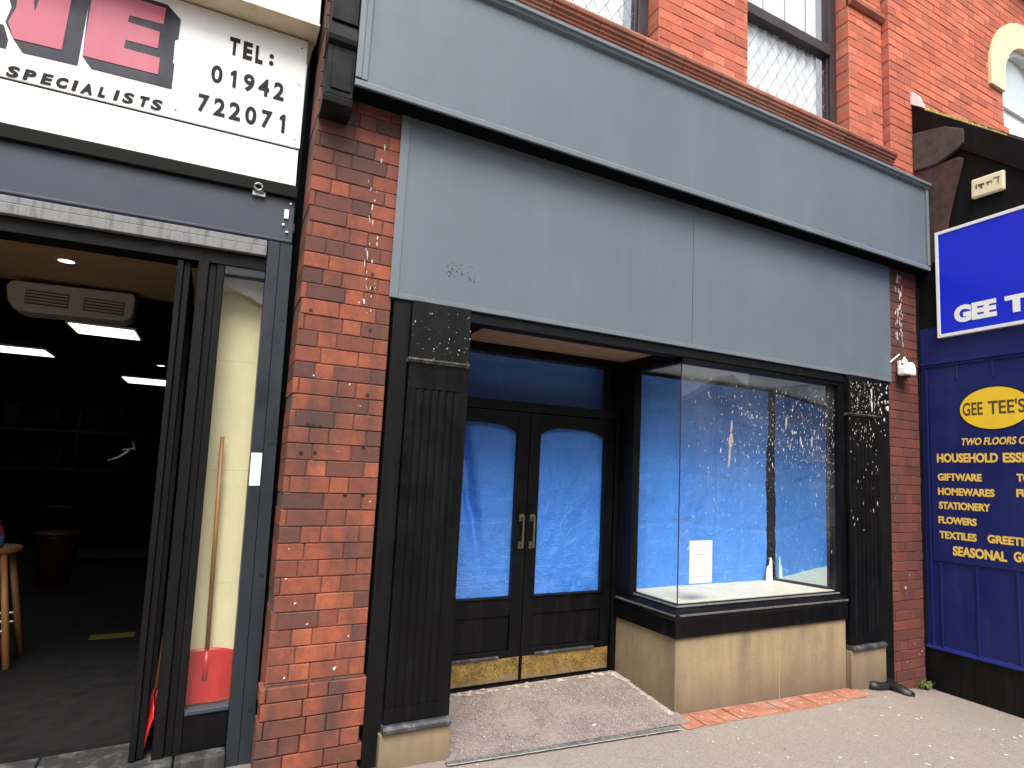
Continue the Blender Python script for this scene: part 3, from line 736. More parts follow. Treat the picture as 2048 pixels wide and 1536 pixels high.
# ------------------------------------------------------------------ blue sheets
def sheet(name, label, x0, x1, z0, z1, y, nx, nz, fn, edge=None):
    mb = MB()
    for j in range(nz + 1):
        for i in range(nx + 1):
            u, v = i / nx, j / nz; x = x0 + u * (x1 - x0); z = z0 + v * (z1 - z0)
            if edge: x, z = edge(u, v, x, z)
            mb.v.append((x, y + fn(u, v, x, z), z))
    for j in range(nz):
        for i in range(nx):
            mb.f.append([j * (nx + 1) + i, j * (nx + 1) + i + 1, (j + 1) * (nx + 1) + i + 1, (j + 1) * (nx + 1) + i]); mb.a.append(.5); mb.mi.append(0)
    o = obj(name, mb, M['tarp'], None, ((x0 + x1) / 2, y, z0), smooth=True)
    return tag(o, label, 'tarpaulin', 'blue sheets hung behind the shop glass')
def wr(x, z, s, amp): return amp * (noise.noise(Vector((x * s, z * s * .5, 1.3))) + .5 * noise.noise(Vector((x * s * 2.3, z * s * 1.7, 5))))
def fold_left(u, v, x, z):
    c = .22 + .42 * (1 - v) ; d = (u - c) / .075
    f = .075 * math.exp(-d * d) * max(0, min(1, (v - .10) * 2.2)) - .018 * math.exp(-((u - c + .16) / .07) ** 2) * v
    c2 = .30 - .10 * v; f += .016 * math.exp(-((u - c2) / .05) ** 2) * max(0, .75 - v)
    return .006 + f + wr(x, z, 7, .007) + wr(x, z, 19, .003)
sheet('blue_tarpaulin', 'deeply creased blue sheet behind the left shop door glass', 1.27, 1.822, .64, 1.815, YD + .050, 60, 90, fold_left,
      lambda u, v, x, z: (x + .05 * math.sin(v * 2.3) * (1 - u) * (1 if v < .5 else .7) + .03 * (1 - u) * max(0, .25 - v), z))
sheet('blue_tarpaulin', 'smooth blue sheet behind the right shop door glass', 1.975, 2.54, .63, 1.815, YD + .052, 50, 80,
      lambda u, v, x, z: wr(x, z, 6, .011) + wr(x, z, 17, .0035) + .006 * math.sin(u * 9 + v * 3) * .5)
sheet('blue_tarpaulin', 'dim blue sheet stretched behind the fanlight over the doors', 1.20, 2.66, 1.90, 2.36, YD + .20, 60, 20, lambda u, v, x, z: wr(x, z, 6, .006))
def back_fold(u, v, x, z):
    f = wr(x, z, 4, .010) + wr(x, z * 2, 9, .006)
    for c, a in ((.33, .006), (.62, .008), (.80, .005)): f += a * math.exp(-((u - c) / .012) ** 2)
    for c, a in ((.28, .006), (.52, .006), (.60, .008), (.72, .005), (.83, .008)): f += a * math.exp(-((v - c - .02 * math.sin(u * 5)) / .012) ** 2)
    d = (u - (.62 + .9 * (.16 - v))) / .03; f += .008 * math.exp(-d * d) * max(0, .2 - v) * 5
    return f
sheet('blue_tarpaulin', 'wide blue sheet covering the back of the display window', 2.655, 4.070, .672, 2.26, .600, 110, 90, back_fold,
      lambda u, v, x, z: (x + (.006 * math.sin(v * 9) + .02 * v) * max(0, (u - .85) / .15), z))

pn = MB().box(2.795, 2.992, GY + .006, GY + .0085, .792, 1.072)
o = thing('paper_notice', 'white paper notice taped inside the display window glass', 'notice', (2.9, GY + .007, .792)); obj('sheet', pn, M['paper'], o)
tx = MB()
for r in range(9):
    z = 1.03 - r * .024; x = 2.82
    xe = 2.82 + R.uniform(.06, .15)
    tx.box(x, xe, GY + .0045, GY + .0058, z - .002, z + .002)
obj('print_lines', tx, M['printgrey'] if 'printgrey' in M else simple('faint_print', (.55, .58, .62), .8, bump=0), o)
wc = MB().prism([(4.030, .6725), (4.105, .6725), (4.100, .83), (4.090, .862), (4.078, .86), (4.070, .80), (4.042, .785)], .555, .561)
o = obj('white_card', wc, M['paper'], None, (4.09, .56, .6725)); tag(o, 'torn white card propped at the back corner of the display window', 'card')

# ================================================================== FASCIA AND BOARDING
F = thing('fascia_sign', 'long blank blue grey fascia board projecting above the shopfront', 'sign board', (2.87, -.07, 3.376))
fx0, fx1, fz0, fz1, fy = .434, 5.292, 3.376, 4.150, -.150
obj('board', MB().box(fx0 + .002, fx1 - .002, fy + .018, -.002, fz0 + .006, fz1 - .001), M['grey'], F)
obj('underside', MB().box(fx0 + .004, fx1 - .004, fy + .019, -.003, fz0 - .004, fz0 + .0055), M['dark_room'], F)  # near-black colour puts the shadow under the fascia into its underside
fr = MB()
fr.prism([(fy + .018, fz0), (fy, fz0), (fy, fz0 + .028), (fy + .006, fz0 + .036), (fy + .018, fz0 + .044)], fx0, fx1, 'x')
fr.box(fx0, fx0 + .030, fy + .001, fy + .018, fz0 + .044, fz1 - .03).box(fx0 + .030, fx0 + .060, fy + .007, fy + .018, fz0 + .044, fz1 - .03)
fr.box(fx1 - .036, fx1, fy + .001, fy + .018, fz0 + .044, fz1 - .03)
obj('moulding_frame', fr, M['grey_trim'], F, bevel=.003)
tc = MB().prism([(fy + .018, fz1 - .03), (fy - .006, fz1 - .022), (fy - .012, fz1 - .005), (fy - .026, fz1), (fy - .026, fz1 + .022), (fy - .012, fz1 + .026), (.0, fz1 + .028), (.0, fz1 - .03)], fx0 - .006, fx1 + .006, 'x')
obj('top_capping', tc, M['grey_trim'], F, bevel=.002)
P = thing('grey_boarding', 'flat blue grey boarding below the fascia with one vertical seam', 'boarding', (2.8, 0, 2.364))
obj('panel', MB().box(.712, 2.730, -.012, .018, 2.364, 3.40).box(2.7335, 4.905, -.0125, .018, 2.364, 3.40), M['grey'], P)
obj('edge_trim', MB().box(.706, .752, -.018, -.0125, 2.364, 3.40).box(.753, 4.905, -.0165, -.0128, 2.364, 2.392), M['grey_trim'], P, bevel=.002)
sc_ = splats(36, (.98, 1.17, 2.53, 2.62, -.0135), random.Random(15), (.0015, .004), (.4, 2.2)); obj('scuffs', sc_, [M['seam'], M['worn']], P)

# security camera on the right pier
cmr = thing('security_camera', 'small white dome security camera on the right brick pier', 'camera', (5.10, -.05, 2.44))
obj('housing', MB().prism([(4.955, 2.425), (5.10, 2.425), (5.10, 2.49), (5.085, 2.525), (5.05, 2.54), (4.985, 2.525), (4.96, 2.50)], -.115, -.03), M['white'], cmr, bevel=.014)
obj('base', MB().box(5.00, 5.14, -.0295, -.003, 2.44, 2.56), M['white'], cmr, bevel=.006)
obj('cap', MB().lathe([(.034, 0), (.024, .03), (.004, .07)], (5.00, -.072, 2.515), 12), M['white'], cmr, smooth=True)
obj('lens', MB().lathe([(.03, 0), (.026, -.012), (.01, -.018)], (5.03, -.075, 2.424), 14), M['rubber'], cmr, smooth=True)
obj('cable', MB().tube([(4.895, -.012, 2.535), (4.95, -.018, 2.575), (5.01, -.02, 2.615)], .006), M['white'], cmr)

# broken pipe shoe
sh = MB()
sh.tube([(4.50, -.045, -.045), (4.56, -.06, -.065), (4.66, -.07, -.075), (4.74, -.07, -.068)], [.034, .042, .036, .046], 10)
sh.tube([(4.70, -.06, -.065), (4.72, -.17, -.085), (4.715, -.25, -.10)], [.046, .044, .040], 10)
sh.v = [(x, y * 1.0, z + .012) for x, y, z in sh.v]
o = obj('pipe_shoe', sh, M['rubber'], None, (4.66, -.08, -.1), smooth=True); tag(o, 'broken black pipe shoe on the pavement below the right pilaster', 'pipe')
# weed
wd = MB()
for i in range(46):
    a = R.uniform(0, 6.28); r = R.uniform(.01, .075); h = R.uniform(.02, .075)
    bx, by = 5.235 + R.gauss(0, .045), -.035 + R.gauss(0, .022); bz = gh(bx, 0)
    tx_, ty_ = bx + r * math.cos(a), by + r * math.sin(a) * .6; nx_, ny_ = -math.sin(a) * .010, math.cos(a) * .010
    mx, my = (bx + tx_) / 2, (by + ty_) / 2
    wd.add([(bx, by, bz), (mx + nx_, my + ny_, bz + h * .8), (tx_, ty_, bz + h), (mx - nx_, my - ny_, bz + h * .8)], [(0, 1, 2, 3)])
o = obj('weed', wd, M['leaf'], None, (5.235, -.035, -.165), normals=False); tag(o, 'small yellow green weed at the foot of the right pier', 'weed')

# ================================================================== LEFT SHOP
YL = .25
def LW(x, y, z): return (x - .0125 * (z - 1.3), y, z + .025 * (max(x, -3.0) - .26))
A = thing('neighbour_shop', 'neighbouring shop with open dark doorway and charcoal shutter frame', 'shop', (-.9, .3, .14))
def lo(name, mb, mat, parent=A, **k): return obj(name, mb.warp(LW), mat, parent, **k)
lo('shutter_housing', MB().box(-3.2, .262, YL, .50, 2.625, 2.868).box(-3.2, .262, YL - .006, YL - .0005, 2.632, 2.645), M['lintel'], bevel=.004)
lo('sign_ledge', MB().box(-3.2, .266, YL - .03, .45, 2.870, 2.932), M['olive'], bevel=.003)
lo('bottom_rail', MB().box(-3.2, .147, YL - .012, YL + .04, 2.540, 2.588).box(-3.2, .147, YL - .006, YL + .03, 2.59, 2.622), M['silver'], bevel=.003)
lo('head_frame', MB().box(-3.2, .150, YL + .02, .42, 2.47, 2.538), M['black_flat'])
gd = MB().box(.152, .206, YL - .004, YL + .12, -.02, 2.622).box(.2085, .266, YL, YL + .12, -.02, 2.622).box(.206, .2085, YL + .006, YL + .12, -.02, 2.622)
lo('shutter_guide', gd, M['char'], bevel=.002)
for z in (2.22, 1.578, .93, .29): lo('guide_slot', MB().prism([(.242 + .0105 * math.cos(t * .6283), z + .0095 * math.sin(t * .6283)) for t in range(10)], YL - .0015, YL + .002), M['rubber'])
lo('sticker', MB().box(.155, .203, YL - .0065, YL - .0045, 1.368, 1.530), M['paper'])
eb = MB().lathe([(.012, 0), (.016, .01)], (.10, YL - .02, 2.86), 12).tube([(.085 + .018 * math.cos(t * .524), YL - .035, 2.885 + .018 * math.sin(t * .524)) for t in range(13)], .006, 6).box(.06, .118, YL - .022, YL - .0015, 2.845, 2.872)
lo('eye_bolt', eb, M['steel'])
for q in ((.214, .236, 2.755, 2.805), (.208, .219, 2.715, 2.728), (.225, .240, 2.68, 2.69), (.236, .246, 2.835, 2.845)):
    lo('cable_clip', MB().box(q[0], q[1], YL - .012, YL - .001, q[2], q[3]), M['white'], bevel=.003)
ps = MB().box(-.146, -.10, YL + .02, YL + .10, .128, 2.472).box(-.0995, -.066, YL + .035, YL + .10, .128, 2.472).box(-.0655, -.032, YL + .025, YL + .10, .128, 2.472)
lo('door_post', ps, M['charblack'] if 'charblack' in M else M['black_flat'], bevel=.004)
dl = MB().box(-.233, -.207, YL + .03, YL + .12, .135, 2.465).box(-.2065, -.178, YL + .045, YL + .12, .135, 2.465).box(-.235, -.180, YL + .125, YL + .60, .135, .24).box(-.235, -.180, YL + .125, YL + .60, 2.38, 2.465).box(-.235, -.18, YL + .60, YL + .68, .135, 2.465)
lo('open_door', dl, M['black_flat'], bevel=.004)
lo('top_rail', MB().box(-.031, .151, YL + .026, YL + .09, 2.425, 2.469), M['char'], bevel=.003)
sd_ = MB().box(-.031, .151, YL + .03, YL + .09, .135, .300)
lo('kick_panel', sd_, M['black'], bevel=.003)
lo('sidelight_sill', MB().box(-.031, .151, YL + .018, YL + .09, .302, .322), M['lintel'], bevel=.003)
lo('sidelight_pane', MB().add([(-.032, YL + .06, .322), (.152, YL + .06, .322), (.152, YL + .06, 2.425), (-.032, YL + .06, 2.425)], [(0, 1, 2, 3)]), M['glass_door'])
st = MB(); xq = -3.2
while xq < .15:
    st.box(xq, min(.150, xq + .52), YL - .045 + R.uniform(-.006, .006), .55, -.05, .131 + R.uniform(-.002, .002)); xq += .524
lo('threshold', st, M['thresh'] if 'thresh' in M else weathered_paint('worn_black_step', (.03, .03, .03), .6, (.30, .29, .28), .55, .4, 12.), bevel=.012)
lo('stone_jamb', MB().box(.268, .285, YL - .02, YL + .12, -.05, .16), M['stone'], bevel=.003)
# hood above the sign
lo('hood', MB().box(-3.2, .300, .10, .50, 3.790, 4.5), M['white_sign'], bevel=.004)
lo('hood_lip', MB().prism([(.085, 3.772), (.112, 3.765), (.27, 3.774), (.27, 3.7885), (.09, 3.7885)], -3.2, .303, 'x'), M['cream_trim'], bevel=.003)
# room
room = MB().box(-4.2, -4.0, .5, 11, .1, 2.9).box(.28, .40, .35, 11, .1, 2.9).box(-4.2, .4, 11, 11.1, .1, 2.9)
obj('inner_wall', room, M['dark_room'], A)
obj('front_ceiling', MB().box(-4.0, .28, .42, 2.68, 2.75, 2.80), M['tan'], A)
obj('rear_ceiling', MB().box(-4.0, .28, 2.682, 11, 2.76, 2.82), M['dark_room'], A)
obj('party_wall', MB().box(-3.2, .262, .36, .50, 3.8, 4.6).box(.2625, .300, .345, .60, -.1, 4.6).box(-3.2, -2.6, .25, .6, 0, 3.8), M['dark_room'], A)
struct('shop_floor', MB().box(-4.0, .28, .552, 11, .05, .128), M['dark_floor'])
cb = MB()
for i in range(4): cb.box(-.045, .275, .455, .469, .30 + i * .57, .30 + (i + 1) * .57 - .0008)
lo('cream_boarding', cb, M['cream'])
lo('display_ledge', MB().box(-.045, .275, .345, .454, .20, .298), M['cream'])
lo('white_panel', MB().prism([(-.035, 2.44), (.20, 2.44), (.20, 2.30), (-.035, 2.415)], .40, .43), M['paper'])  # white panel with a slanted lower edge, high behind the side window

# the white sign of the left shop
SG = thing('shop_sign', 'white shop sign with pink block letters and a telephone number', 'sign', (-.9, YL - .02, 2.94))
lo('board', MB().box(-3.2, .262, YL - .02, YL + .04, 3.148, 3.760), M['white_sign'], SG, bevel=.002)
lo('lower_band', MB().box(-3.2, .256, YL - .024, YL + .04, 2.936, 3.132), M['white'], SG, bevel=.002)
lo('black_gap', MB().box(-3.2, .258, YL - .010, YL + .04, 3.1325, 3.1475), M['rubber'], SG)
YT = YL - .0205
TS = (YT + 3.3) / 3.55            # letter positions were measured on the plane y=.25
def TP(x, z): return (x * TS, 1.4685 + (z - 1.4685) * TS)
def left_text(body, x, z, wd, ht, mat, th=.003, **k):
    x, z = TP(x, z)
    return text_on(body, lambda a, b, c: (x + a - .0125 * b, YT - c, z + b + .022 * a), wd, ht, SG, mat, th, **k)
def char_row(chars, bold, shear, slope=.03):
    mb = MB()
    for ch, cx, cz, wd, ht in chars:
        if ch == '1':       # flagged numeral one
            vs = [(.42, 0), (.98, 0), (.98, 1), (.55, 1), (.0, .82), (.0, .66), (.42, .74)]
            n = len(vs); v3 = [(x, y, c) for c in (0, .04) for x, y in vs]; fs = [list(range(n)), list(range(n, 2 * n))] + [(k, (k + 1) % n, n + (k + 1) % n, n + k) for k in range(n)]
        else: v3, fs = text_mesh(ch, bold=bold * (1.6 if slope > .04 and ch in 'CALT' else 1))
        out = []
        for a, b, c in v3:
            px, pz = (a - .5) * wd, (b - .5) * ht
            out.append((cx + px - .0125 * pz + shear * pz, YT - (c / .02 + 1) * .0015, cz + pz + slope * px))
        mb.add(out, fs)
    return obj('lettering', mb, M['ink'], SG)
char_row([('T', -0.107, 3.597, 0.046, 0.094), ('E', -0.046, 3.596, 0.042, 0.095), ('L', 0.007, 3.594, 0.035, 0.095), (':', 0.065, 3.589, 0.021, 0.062)], .045, 0.)
char_row([('0', -0.17, 3.421, 0.049, 0.092), ('1', -0.097, 3.423, 0.027, 0.091), ('9', -0.026, 3.426, 0.050, 0.094), ('4', 0.043, 3.427, 0.052, 0.095), ('2', 0.114, 3.429, 0.050, 0.096)], .030, 0.)
char_row([('7', -0.213, 3.249, 0.047, 0.093), ('2', -0.143, 3.251, 0.050, 0.093), ('2', -0.075, 3.253, 0.051, 0.094), ('0', -0.003, 3.255, 0.051, 0.096), ('7', 0.071, 3.257, 0.050, 0.097), ('1', 0.144, 3.259, 0.028, 0.098)], .030, 0.)
char_row([('S', -0.929, 3.151, 0.040, 0.053), ('P', -0.872, 3.155, 0.040, 0.052), ('E', -0.813, 3.158, 0.036, 0.052), ('C', -0.76, 3.160, 0.040, 0.052), ('I', -0.714, 3.163, 0.015, 0.053), ('A', -0.667, 3.163, 0.044, 0.054), ('L', -0.612, 3.166, 0.026, 0.052), ('I', -0.559, 3.170, 0.015, 0.053), ('S', -0.513, 3.172, 0.040, 0.054), ('T', -0.453, 3.175, 0.036, 0.054), ('S', -0.401, 3.176, 0.042, 0.055)], .040, .16, .05)
def plate(name, pts, mat, y0, y1): return obj(name, MB().prism([TP(*p) for p in pts], y0, y1), mat, SG)
ES = [(-.706, 3.325), (-.669, 3.276), (-.352, 3.287), (-.353, 3.419), (-.359, 3.422), (-.362, 3.544), (-.349, 3.555), (-.348, 3.657), (-.408, 3.712), (-.71, 3.70)]
NS = [(-.985, 3.38), (-.95, 3.312), (-.914, 3.261), (-.719, 3.273), (-.7065, 3.70), (-.99, 3.70), (-.985, 3.50), (-.972, 3.455)]
plate('letter_shadow', ES, M['navy_ink'], YT - .003, YT)
plate('letter_shadow', NS, M['navy_ink'], YT - .003, YT)
plate('letter_shadow', [(-1.06, 3.25), (-.97, 3.259), (-.967, 3.30), (-.988, 3.364), (-1.06, 3.36)], M['navy_ink'], YT - .003, YT)
EP = [(-.706, 3.325), (-.413, 3.339), (-.413, 3.425), (-.557, 3.421), (-.554, 3.464), (-.426, 3.471), (-.426, 3.558), (-.555, 3.557), (-.551, 3.593), (-.416, 3.602), (-.413, 3.69), (-.698, 3.68)]
NP = [(-.955, 3.46), (-.975, 3.382), (-.95, 3.312), (-.781, 3.323), (-.768, 3.69), (-.862, 3.685), (-.892, 3.465), (-.925, 3.685), (-.965, 3.685)]
e1 = plate('letter', EP, M['pink'], YT - .0055, YT - .0032); n1 = plate('letter', NP, M['pink'], YT - .0055, YT - .0032)
for x, z in ((-.30, 3.19), (.235, 3.19), (.235, 3.50), (.235, 3.71)):
    lo('screw', MB().prism([(x + .004 * math.cos(t), z + .004 * math.sin(t)) for t in range(0, 6)], YT - .0015, YT + .001), M['ink'], SG)
# items in the doorway and inside
def shovel(name, label, x, y, z, ang, lean, tilt=0.):
    t = thing(name, label, 'shovel', (x, y, z))
    bl = MB(); n, mm = 24, 18; hw, H = .165, .255
    for j in range(mm + 1):
        v = j / mm
        for i in range(n + 1):
            u = i / n * 2 - 1
            top = H - .095 * (1 - math.sqrt(max(0, 1 - abs(u) ** 2.4)))
            py = -.012 * (1 - u * u) + .02 * abs(u) ** 4 + .022 * v * v
            for rc in (-.30, .36): py -= .012 * math.exp(-((u - rc) / .05) ** 2) * max(0, min(1, (.55 - v) * 8))
            bl.v.append((u * hw, py, v * top))
    for j in range(mm):
        for i in range(n):
            bl.f.append([j * (n + 1) + i, j * (n + 1) + i + 1, (j + 1) * (n + 1) + i + 1, (j + 1) * (n + 1) + i]); bl.a.append(.5); bl.mi.append(0)
    hd = MB().tube([(0, .005, .10), (0, .02, .24)], [.018, .022], 10); hd2 = MB().tube([(0, .012, .2), (-.03, .012, 1.30)], .0105, 10)
    rm = Matrix.Rotation(tilt, 3, 'Y') @ Matrix.Rotation(ang, 3, 'Z') @ Matrix.Rotation(lean, 3, 'X')
    for b in (bl, hd, hd2): b.v = [tuple(rm @ Vector(p) + Vector((x, y, z))) for p in b.v]
    o = obj('blade', bl, M['red_plastic'], t, smooth=True); md = o.modifiers.new('thick', 'SOLIDIFY'); md.thickness = .004
    obj('socket', hd, M['red_plastic'], t, smooth=True); obj('handle', hd2, M['wood'], t, smooth=True)
    return t
shovel('snow_shovel', 'red plastic shovel with wooden handle behind the narrow side window', .050, .41, .305, 0., .02)
shovel('snow_shovel', 'red plastic shovel seen edge on between the two dark door posts', -.168, .47, .135, 1.45 + math.pi, .02, .06)

st = thing('stool', 'tall round wooden stool just inside the dark shop doorway', 'stool', (-1.225, 2.25, .13))
obj('seat', MB().lathe([(.15, .0), (.168, .012), (.168, .034), (.155, .042)], (-1.225, 2.25, .835), 24), M['wood'], st, smooth=False)
for sx, sy in ((1, -1), (1, 1), (-1, -1), (-1, 1)):
    obj('leg', MB().tube([(-1.225 + sx * .095, 2.25 + sy * .095, .835), (-1.225 + sx * .20, 2.25 + sy * .17, .13)], [.018, .021], 10), M['wood'], st, smooth=True)
for z, k, sy in ((.42, .155, -1), (.42, .155, 1), (.36, .165, -1), (.36, .165, 1)):
    obj('rung', MB().tube([(-1.225 - k, 2.25 + sy * k * .9, z), (-1.225 + k, 2.25 + sy * k * .9, z)], .009), M['steel'], st)
o = thing('bottle', 'small pink bottle with pale blue label on the wooden stool', 'bottle', (-1.185, 2.15, .878))
obj('bottle_body', MB().lathe([(.045, .0), (.048, .01), (.048, .11), (.03, .14), (.018, .15), (.018, .175)], (-1.185, 2.15, .878), 16), M['pinkbag'], o, smooth=True)
obj('bottle_label', MB().lathe([(.0495, .012), (.0495, .075)], (-1.185, 2.15, .878), 16), M['bluelabel'], o, smooth=True)
pb = MB().lathe([(.07, 0), (.13, .03), (.145, .11), (.115, .20), (.04, .26), (.055, .30)], (-1.19, 2.20, .13), 14)
pb.v = [(x + .022 * noise.noise(Vector((x * 9, y * 9, z * 9))), y, z + (.02 * noise.noise(Vector((x * 7, y * 9, z * 9 + 4))) if z > .14 else 0)) for x, y, z in pb.v]
o = obj('plastic_bag', pb, M['pinkbag'], None, (-1.19, 2.20, .13), smooth=True); tag(o, 'bright pink plastic bag under the wooden stool', 'bag')
o = thing('bin', 'dark red tapered bin standing back in the shop', 'bin', (-1.38, 5.4, .128))
obj('tub', MB().lathe([(.14, 0), (.19, .50), (.195, .52)], (-1.38, 5.4, .128), 20), M['bin_red'], o, smooth=True)
obj('rim', MB().lathe([(.20, .52), (.205, .53), (.205, .55), (.19, .555)], (-1.38, 5.4, .128), 20), M['bin_red'], o, smooth=True)
o = obj('floor_strip', MB().box(-.70, -.42, 2.72, 2.86, .1285, .133), simple('dull_yellow', (.16, .11, .012), .6), None, (-.55, 2.8, .128)); tag(o, 'short yellow strip lying on the dark shop floor', 'floor strip')
ac = thing('air_conditioner', 'long ivory ceiling air conditioner with two slotted grilles', 'air conditioner', (-1.0, 2.55, 2.75))
bd = MB().prism([(-1.385, 2.66), (-1.37, 2.56), (-1.33, 2.50), (-1.28, 2.485), (-.70, 2.505), (-.655, 2.53), (-.64, 2.58), (-.64, 2.70), (-.66, 2.725), (-1.36, 2.70)], 2.46, 2.68)
obj('casing', bd, M['ac'], ac, bevel=.012)
for gx in (-1.275, -.945):
    g = MB().box(gx, gx + .245, 2.455, 2.4595, 2.545, 2.645); o = obj('grille', g, M['ac_dark'], ac)
    sl2 = MB()
    for i in range(4): sl2.box(gx + .005, gx + .24, 2.447, 2.4545, 2.556 + i * .023, 2.566 + i * .023)
    obj('slats', sl2, M['ac'], o)
def led(x0, x1, y0, y1, label):
    o = thing('ceiling_light', label, 'ceiling light', ((x0 + x1) / 2, (y0 + y1) / 2, 2.755), 'lit ceiling panels in the dark shop')
    obj('housing', MB().box(x0 - .02, x1 + .02, y0 - .02, y1 + .02, 2.737, 2.759), M['white'], o); obj('diffuser', MB().box(x0, x1, y0, y1, 2.731, 2.7365), M['led'], o)
led(-1.325, -.812, 4.2, 4.74, 'largest lit panel light, just below the air conditioner')
led(-2.42, -1.90, 6.36, 6.92, 'lit panel light cut off by the left edge of the doorway')
led(-1.36, -.80, 8.55, 9.35, 'farthest thin lit panel light beside the dark door post')
def dlight(x, y, z, label):
    o = thing('downlight', label, 'ceiling light', (x, y, z)); obj('ring', MB().lathe([(.062, 0), (.065, -.006), (.048, -.008)], (x, y, z), 20), M['ac'], o); obj('lamp', MB().lathe([(.044, -.009), (.03, -.0105)], (x, y, z), 16), M['spot'], o)
dlight(-.961, 1.85, 2.7495, 'small round lit spotlight in the tan ceiling')
dlight(-.755, 6.87, 2.7595, 'small round spotlight far back beside the dark door post')
hk = MB().tube([(-.75, 3.0, 1.46), (-.68, 3.0, 1.49), (-.63, 3.0, 1.535), (-.61, 3.0, 1.56)], [.004, .008, .009, .005], 8).tube([(-.60, 3.0, 1.57), (-.575, 3.0, 1.55), (-.60, 3.0, 1.62)], [.008, .010, .004], 8).tube([(-.66, 3.0, 1.55), (-.60, 3.0, 1.56)], .006, 8)  # hook coloured white to stand in for a glint on metal
o = obj('wire_hook', hk, M['chrome'] if 'chrome' in M else M['white'], None, (-.66, 3, 1.46), smooth=True); tag(o, 'bent metal hook in the dark shop, its glint coloured white', 'hook')
# dim stock on racks at the back
rk = thing('shelf_rack', 'dim rack of shelves across the back of the dark shop', 'shelves', (-1.6, 7.2, .128))
obj('shelves', MB().box(-3.2, .0, 7.2, 7.6, .30, .33).box(-3.2, 0, 7.2, 7.6, .80, .83).box(-3.2, 0, 7.2, 7.6, 1.30, 1.33).box(-3.2, 0, 7.2, 7.6, 1.80, 1.83), M['dark_floor'], rk)
for q in ((-3.22, -3.2, 7.2, 7.6), (0, .02, 7.2, 7.6), (-1.61, -1.59, 7.19, 7.2)): obj('upright', MB().box(*q, .13, 2.1), M['dark_floor'], rk)
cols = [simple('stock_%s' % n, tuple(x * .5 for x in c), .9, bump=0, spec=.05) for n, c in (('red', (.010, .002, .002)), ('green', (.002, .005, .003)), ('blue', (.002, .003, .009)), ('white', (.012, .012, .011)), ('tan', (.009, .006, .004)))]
names = ['red', 'green', 'blue', 'white', 'tan']
rr = random.Random(12)
for zi in (.33, .83, 1.33, 1.83):
    x = -3.1
    while x < -.25:
        wv, hv = rr.uniform(.12, .26), rr.uniform(.12, .36); ci = rr.randrange(5)
        if x < -1.59 < x + wv: x = -1.58
        o = obj('stock_box', MB().box(x, x + wv - .02, 7.22, 7.22 + rr.uniform(.15, .3), zi, zi + hv), cols[ci], None, (x + wv / 2, 7.3, zi), bevel=.008)
        tag(o, 'small dim %s packet on the shelves at the back of the shop' % names[ci], 'packet', 'dim %s packets on the back shelves' % names[ci]); x += wv

# ================================================================== RIGHT BUILDING
XB = 5.345
C = thing('blue_shop', 'brick building with a navy blue lean-to shop wall facing the pavement', 'building', (6.8, -.5, -.17))
rb = MB()
AX, AZ, AR = 7.47, 5.86, .80
def skip_arch(x, z): return (x - AX) ** 2 + (z - AZ) ** 2 < .70 ** 2 or (abs(x - AX) < .52 and 4.9 < z < AZ)
brick_fill(rb, 4.99, 9.6, 4.16, 8.6, .0, bh=.0775, tone=lambda x, z, a: a * (.9 if z > 4.75 else .45), skip=skip_arch, j=.005, bl=.205)
o = obj('upper_wall', rb, M['brick_up'], C, normals=False)
mo = MB().box(4.994, AX - .52, .005, .30, 4.16, 8.6).box(AX + .52, 9.6, .005, .30, 4.16, 8.6).box(AX - .52, AX + .52, .005, .30, 6.45, 8.6).box(AX - .52, AX + .52, .005, .3, 4.16, 4.9)
obj('mortar', mo, M['mortar_up'], o)
ar = MB(); n = 24; ri = .52
for i in range(n):
    t0, t1 = math.pi * i / n, math.pi * (i + 1) / n
    pr = [(AX + AR * math.cos(t0), AZ + AR * math.sin(t0)), (AX + AR * math.cos(t1), AZ + AR * math.sin(t1)), (AX + ri * math.cos(t1), AZ + ri * math.sin(t1)), (AX + ri * math.cos(t0), AZ + ri * math.sin(t0))]
    ar.prism(pr, -.03, .2)
ar.box(AX - AR, AX - ri, -.03, .2, AZ - .14, AZ).box(AX + ri, AX + AR, -.03, .2, AZ - .14, AZ)
obj('arch_surround', ar, M['arch'], C)
wn = bpy.data.objects.new('arched_window', None); COL.objects.link(wn); wn.parent = C; wn.location = Vector((AX, .06, 4.9)) - wloc(C)
fr = MB(); ro, rn = .519, .465
for i in range(n):
    t0, t1 = math.pi * i / n, math.pi * (i + 1) / n
    fr.prism([(AX + ro * math.cos(t0), AZ + ro * math.sin(t0)), (AX + ro * math.cos(t1), AZ + ro * math.sin(t1)), (AX + rn * math.cos(t1), AZ + rn * math.sin(t1)), (AX + rn * math.cos(t0), AZ + rn * math.sin(t0))], .03, .10)
fr.box(AX - ro, AX - rn, .03, .10, 4.9, AZ).box(AX + rn, AX + ro, .03, .10, 4.9, AZ).box(AX - rn, AX + rn, .025, .10, 5.60, 5.70).box(AX - rn, AX + rn, .03, .1, 4.9, 4.98)
fr.box(AX - rn, AX + rn, .032, .0335, 5.635, 5.645)
obj('frame', fr, M['upvc'], wn)
obj('pane', MB().prism([(AX - rn, 5.70), (AX + rn, 5.70)] + [(AX + rn * math.cos(math.pi * i / n), AZ + rn * math.sin(math.pi * i / n)) for i in range(n + 1)], .07, .073), M['skyglass'] if 'skyglass' in M else M['glass_up'], wn)
obj('blind', MB().box(AX - rn, AX + rn, .12, .13, 5.6, 6.4), M['curtain'], wn)
obj('lower_panel', MB().box(AX - rn, AX + rn, .06, .07, 4.98, 5.60), M['frost'], wn)
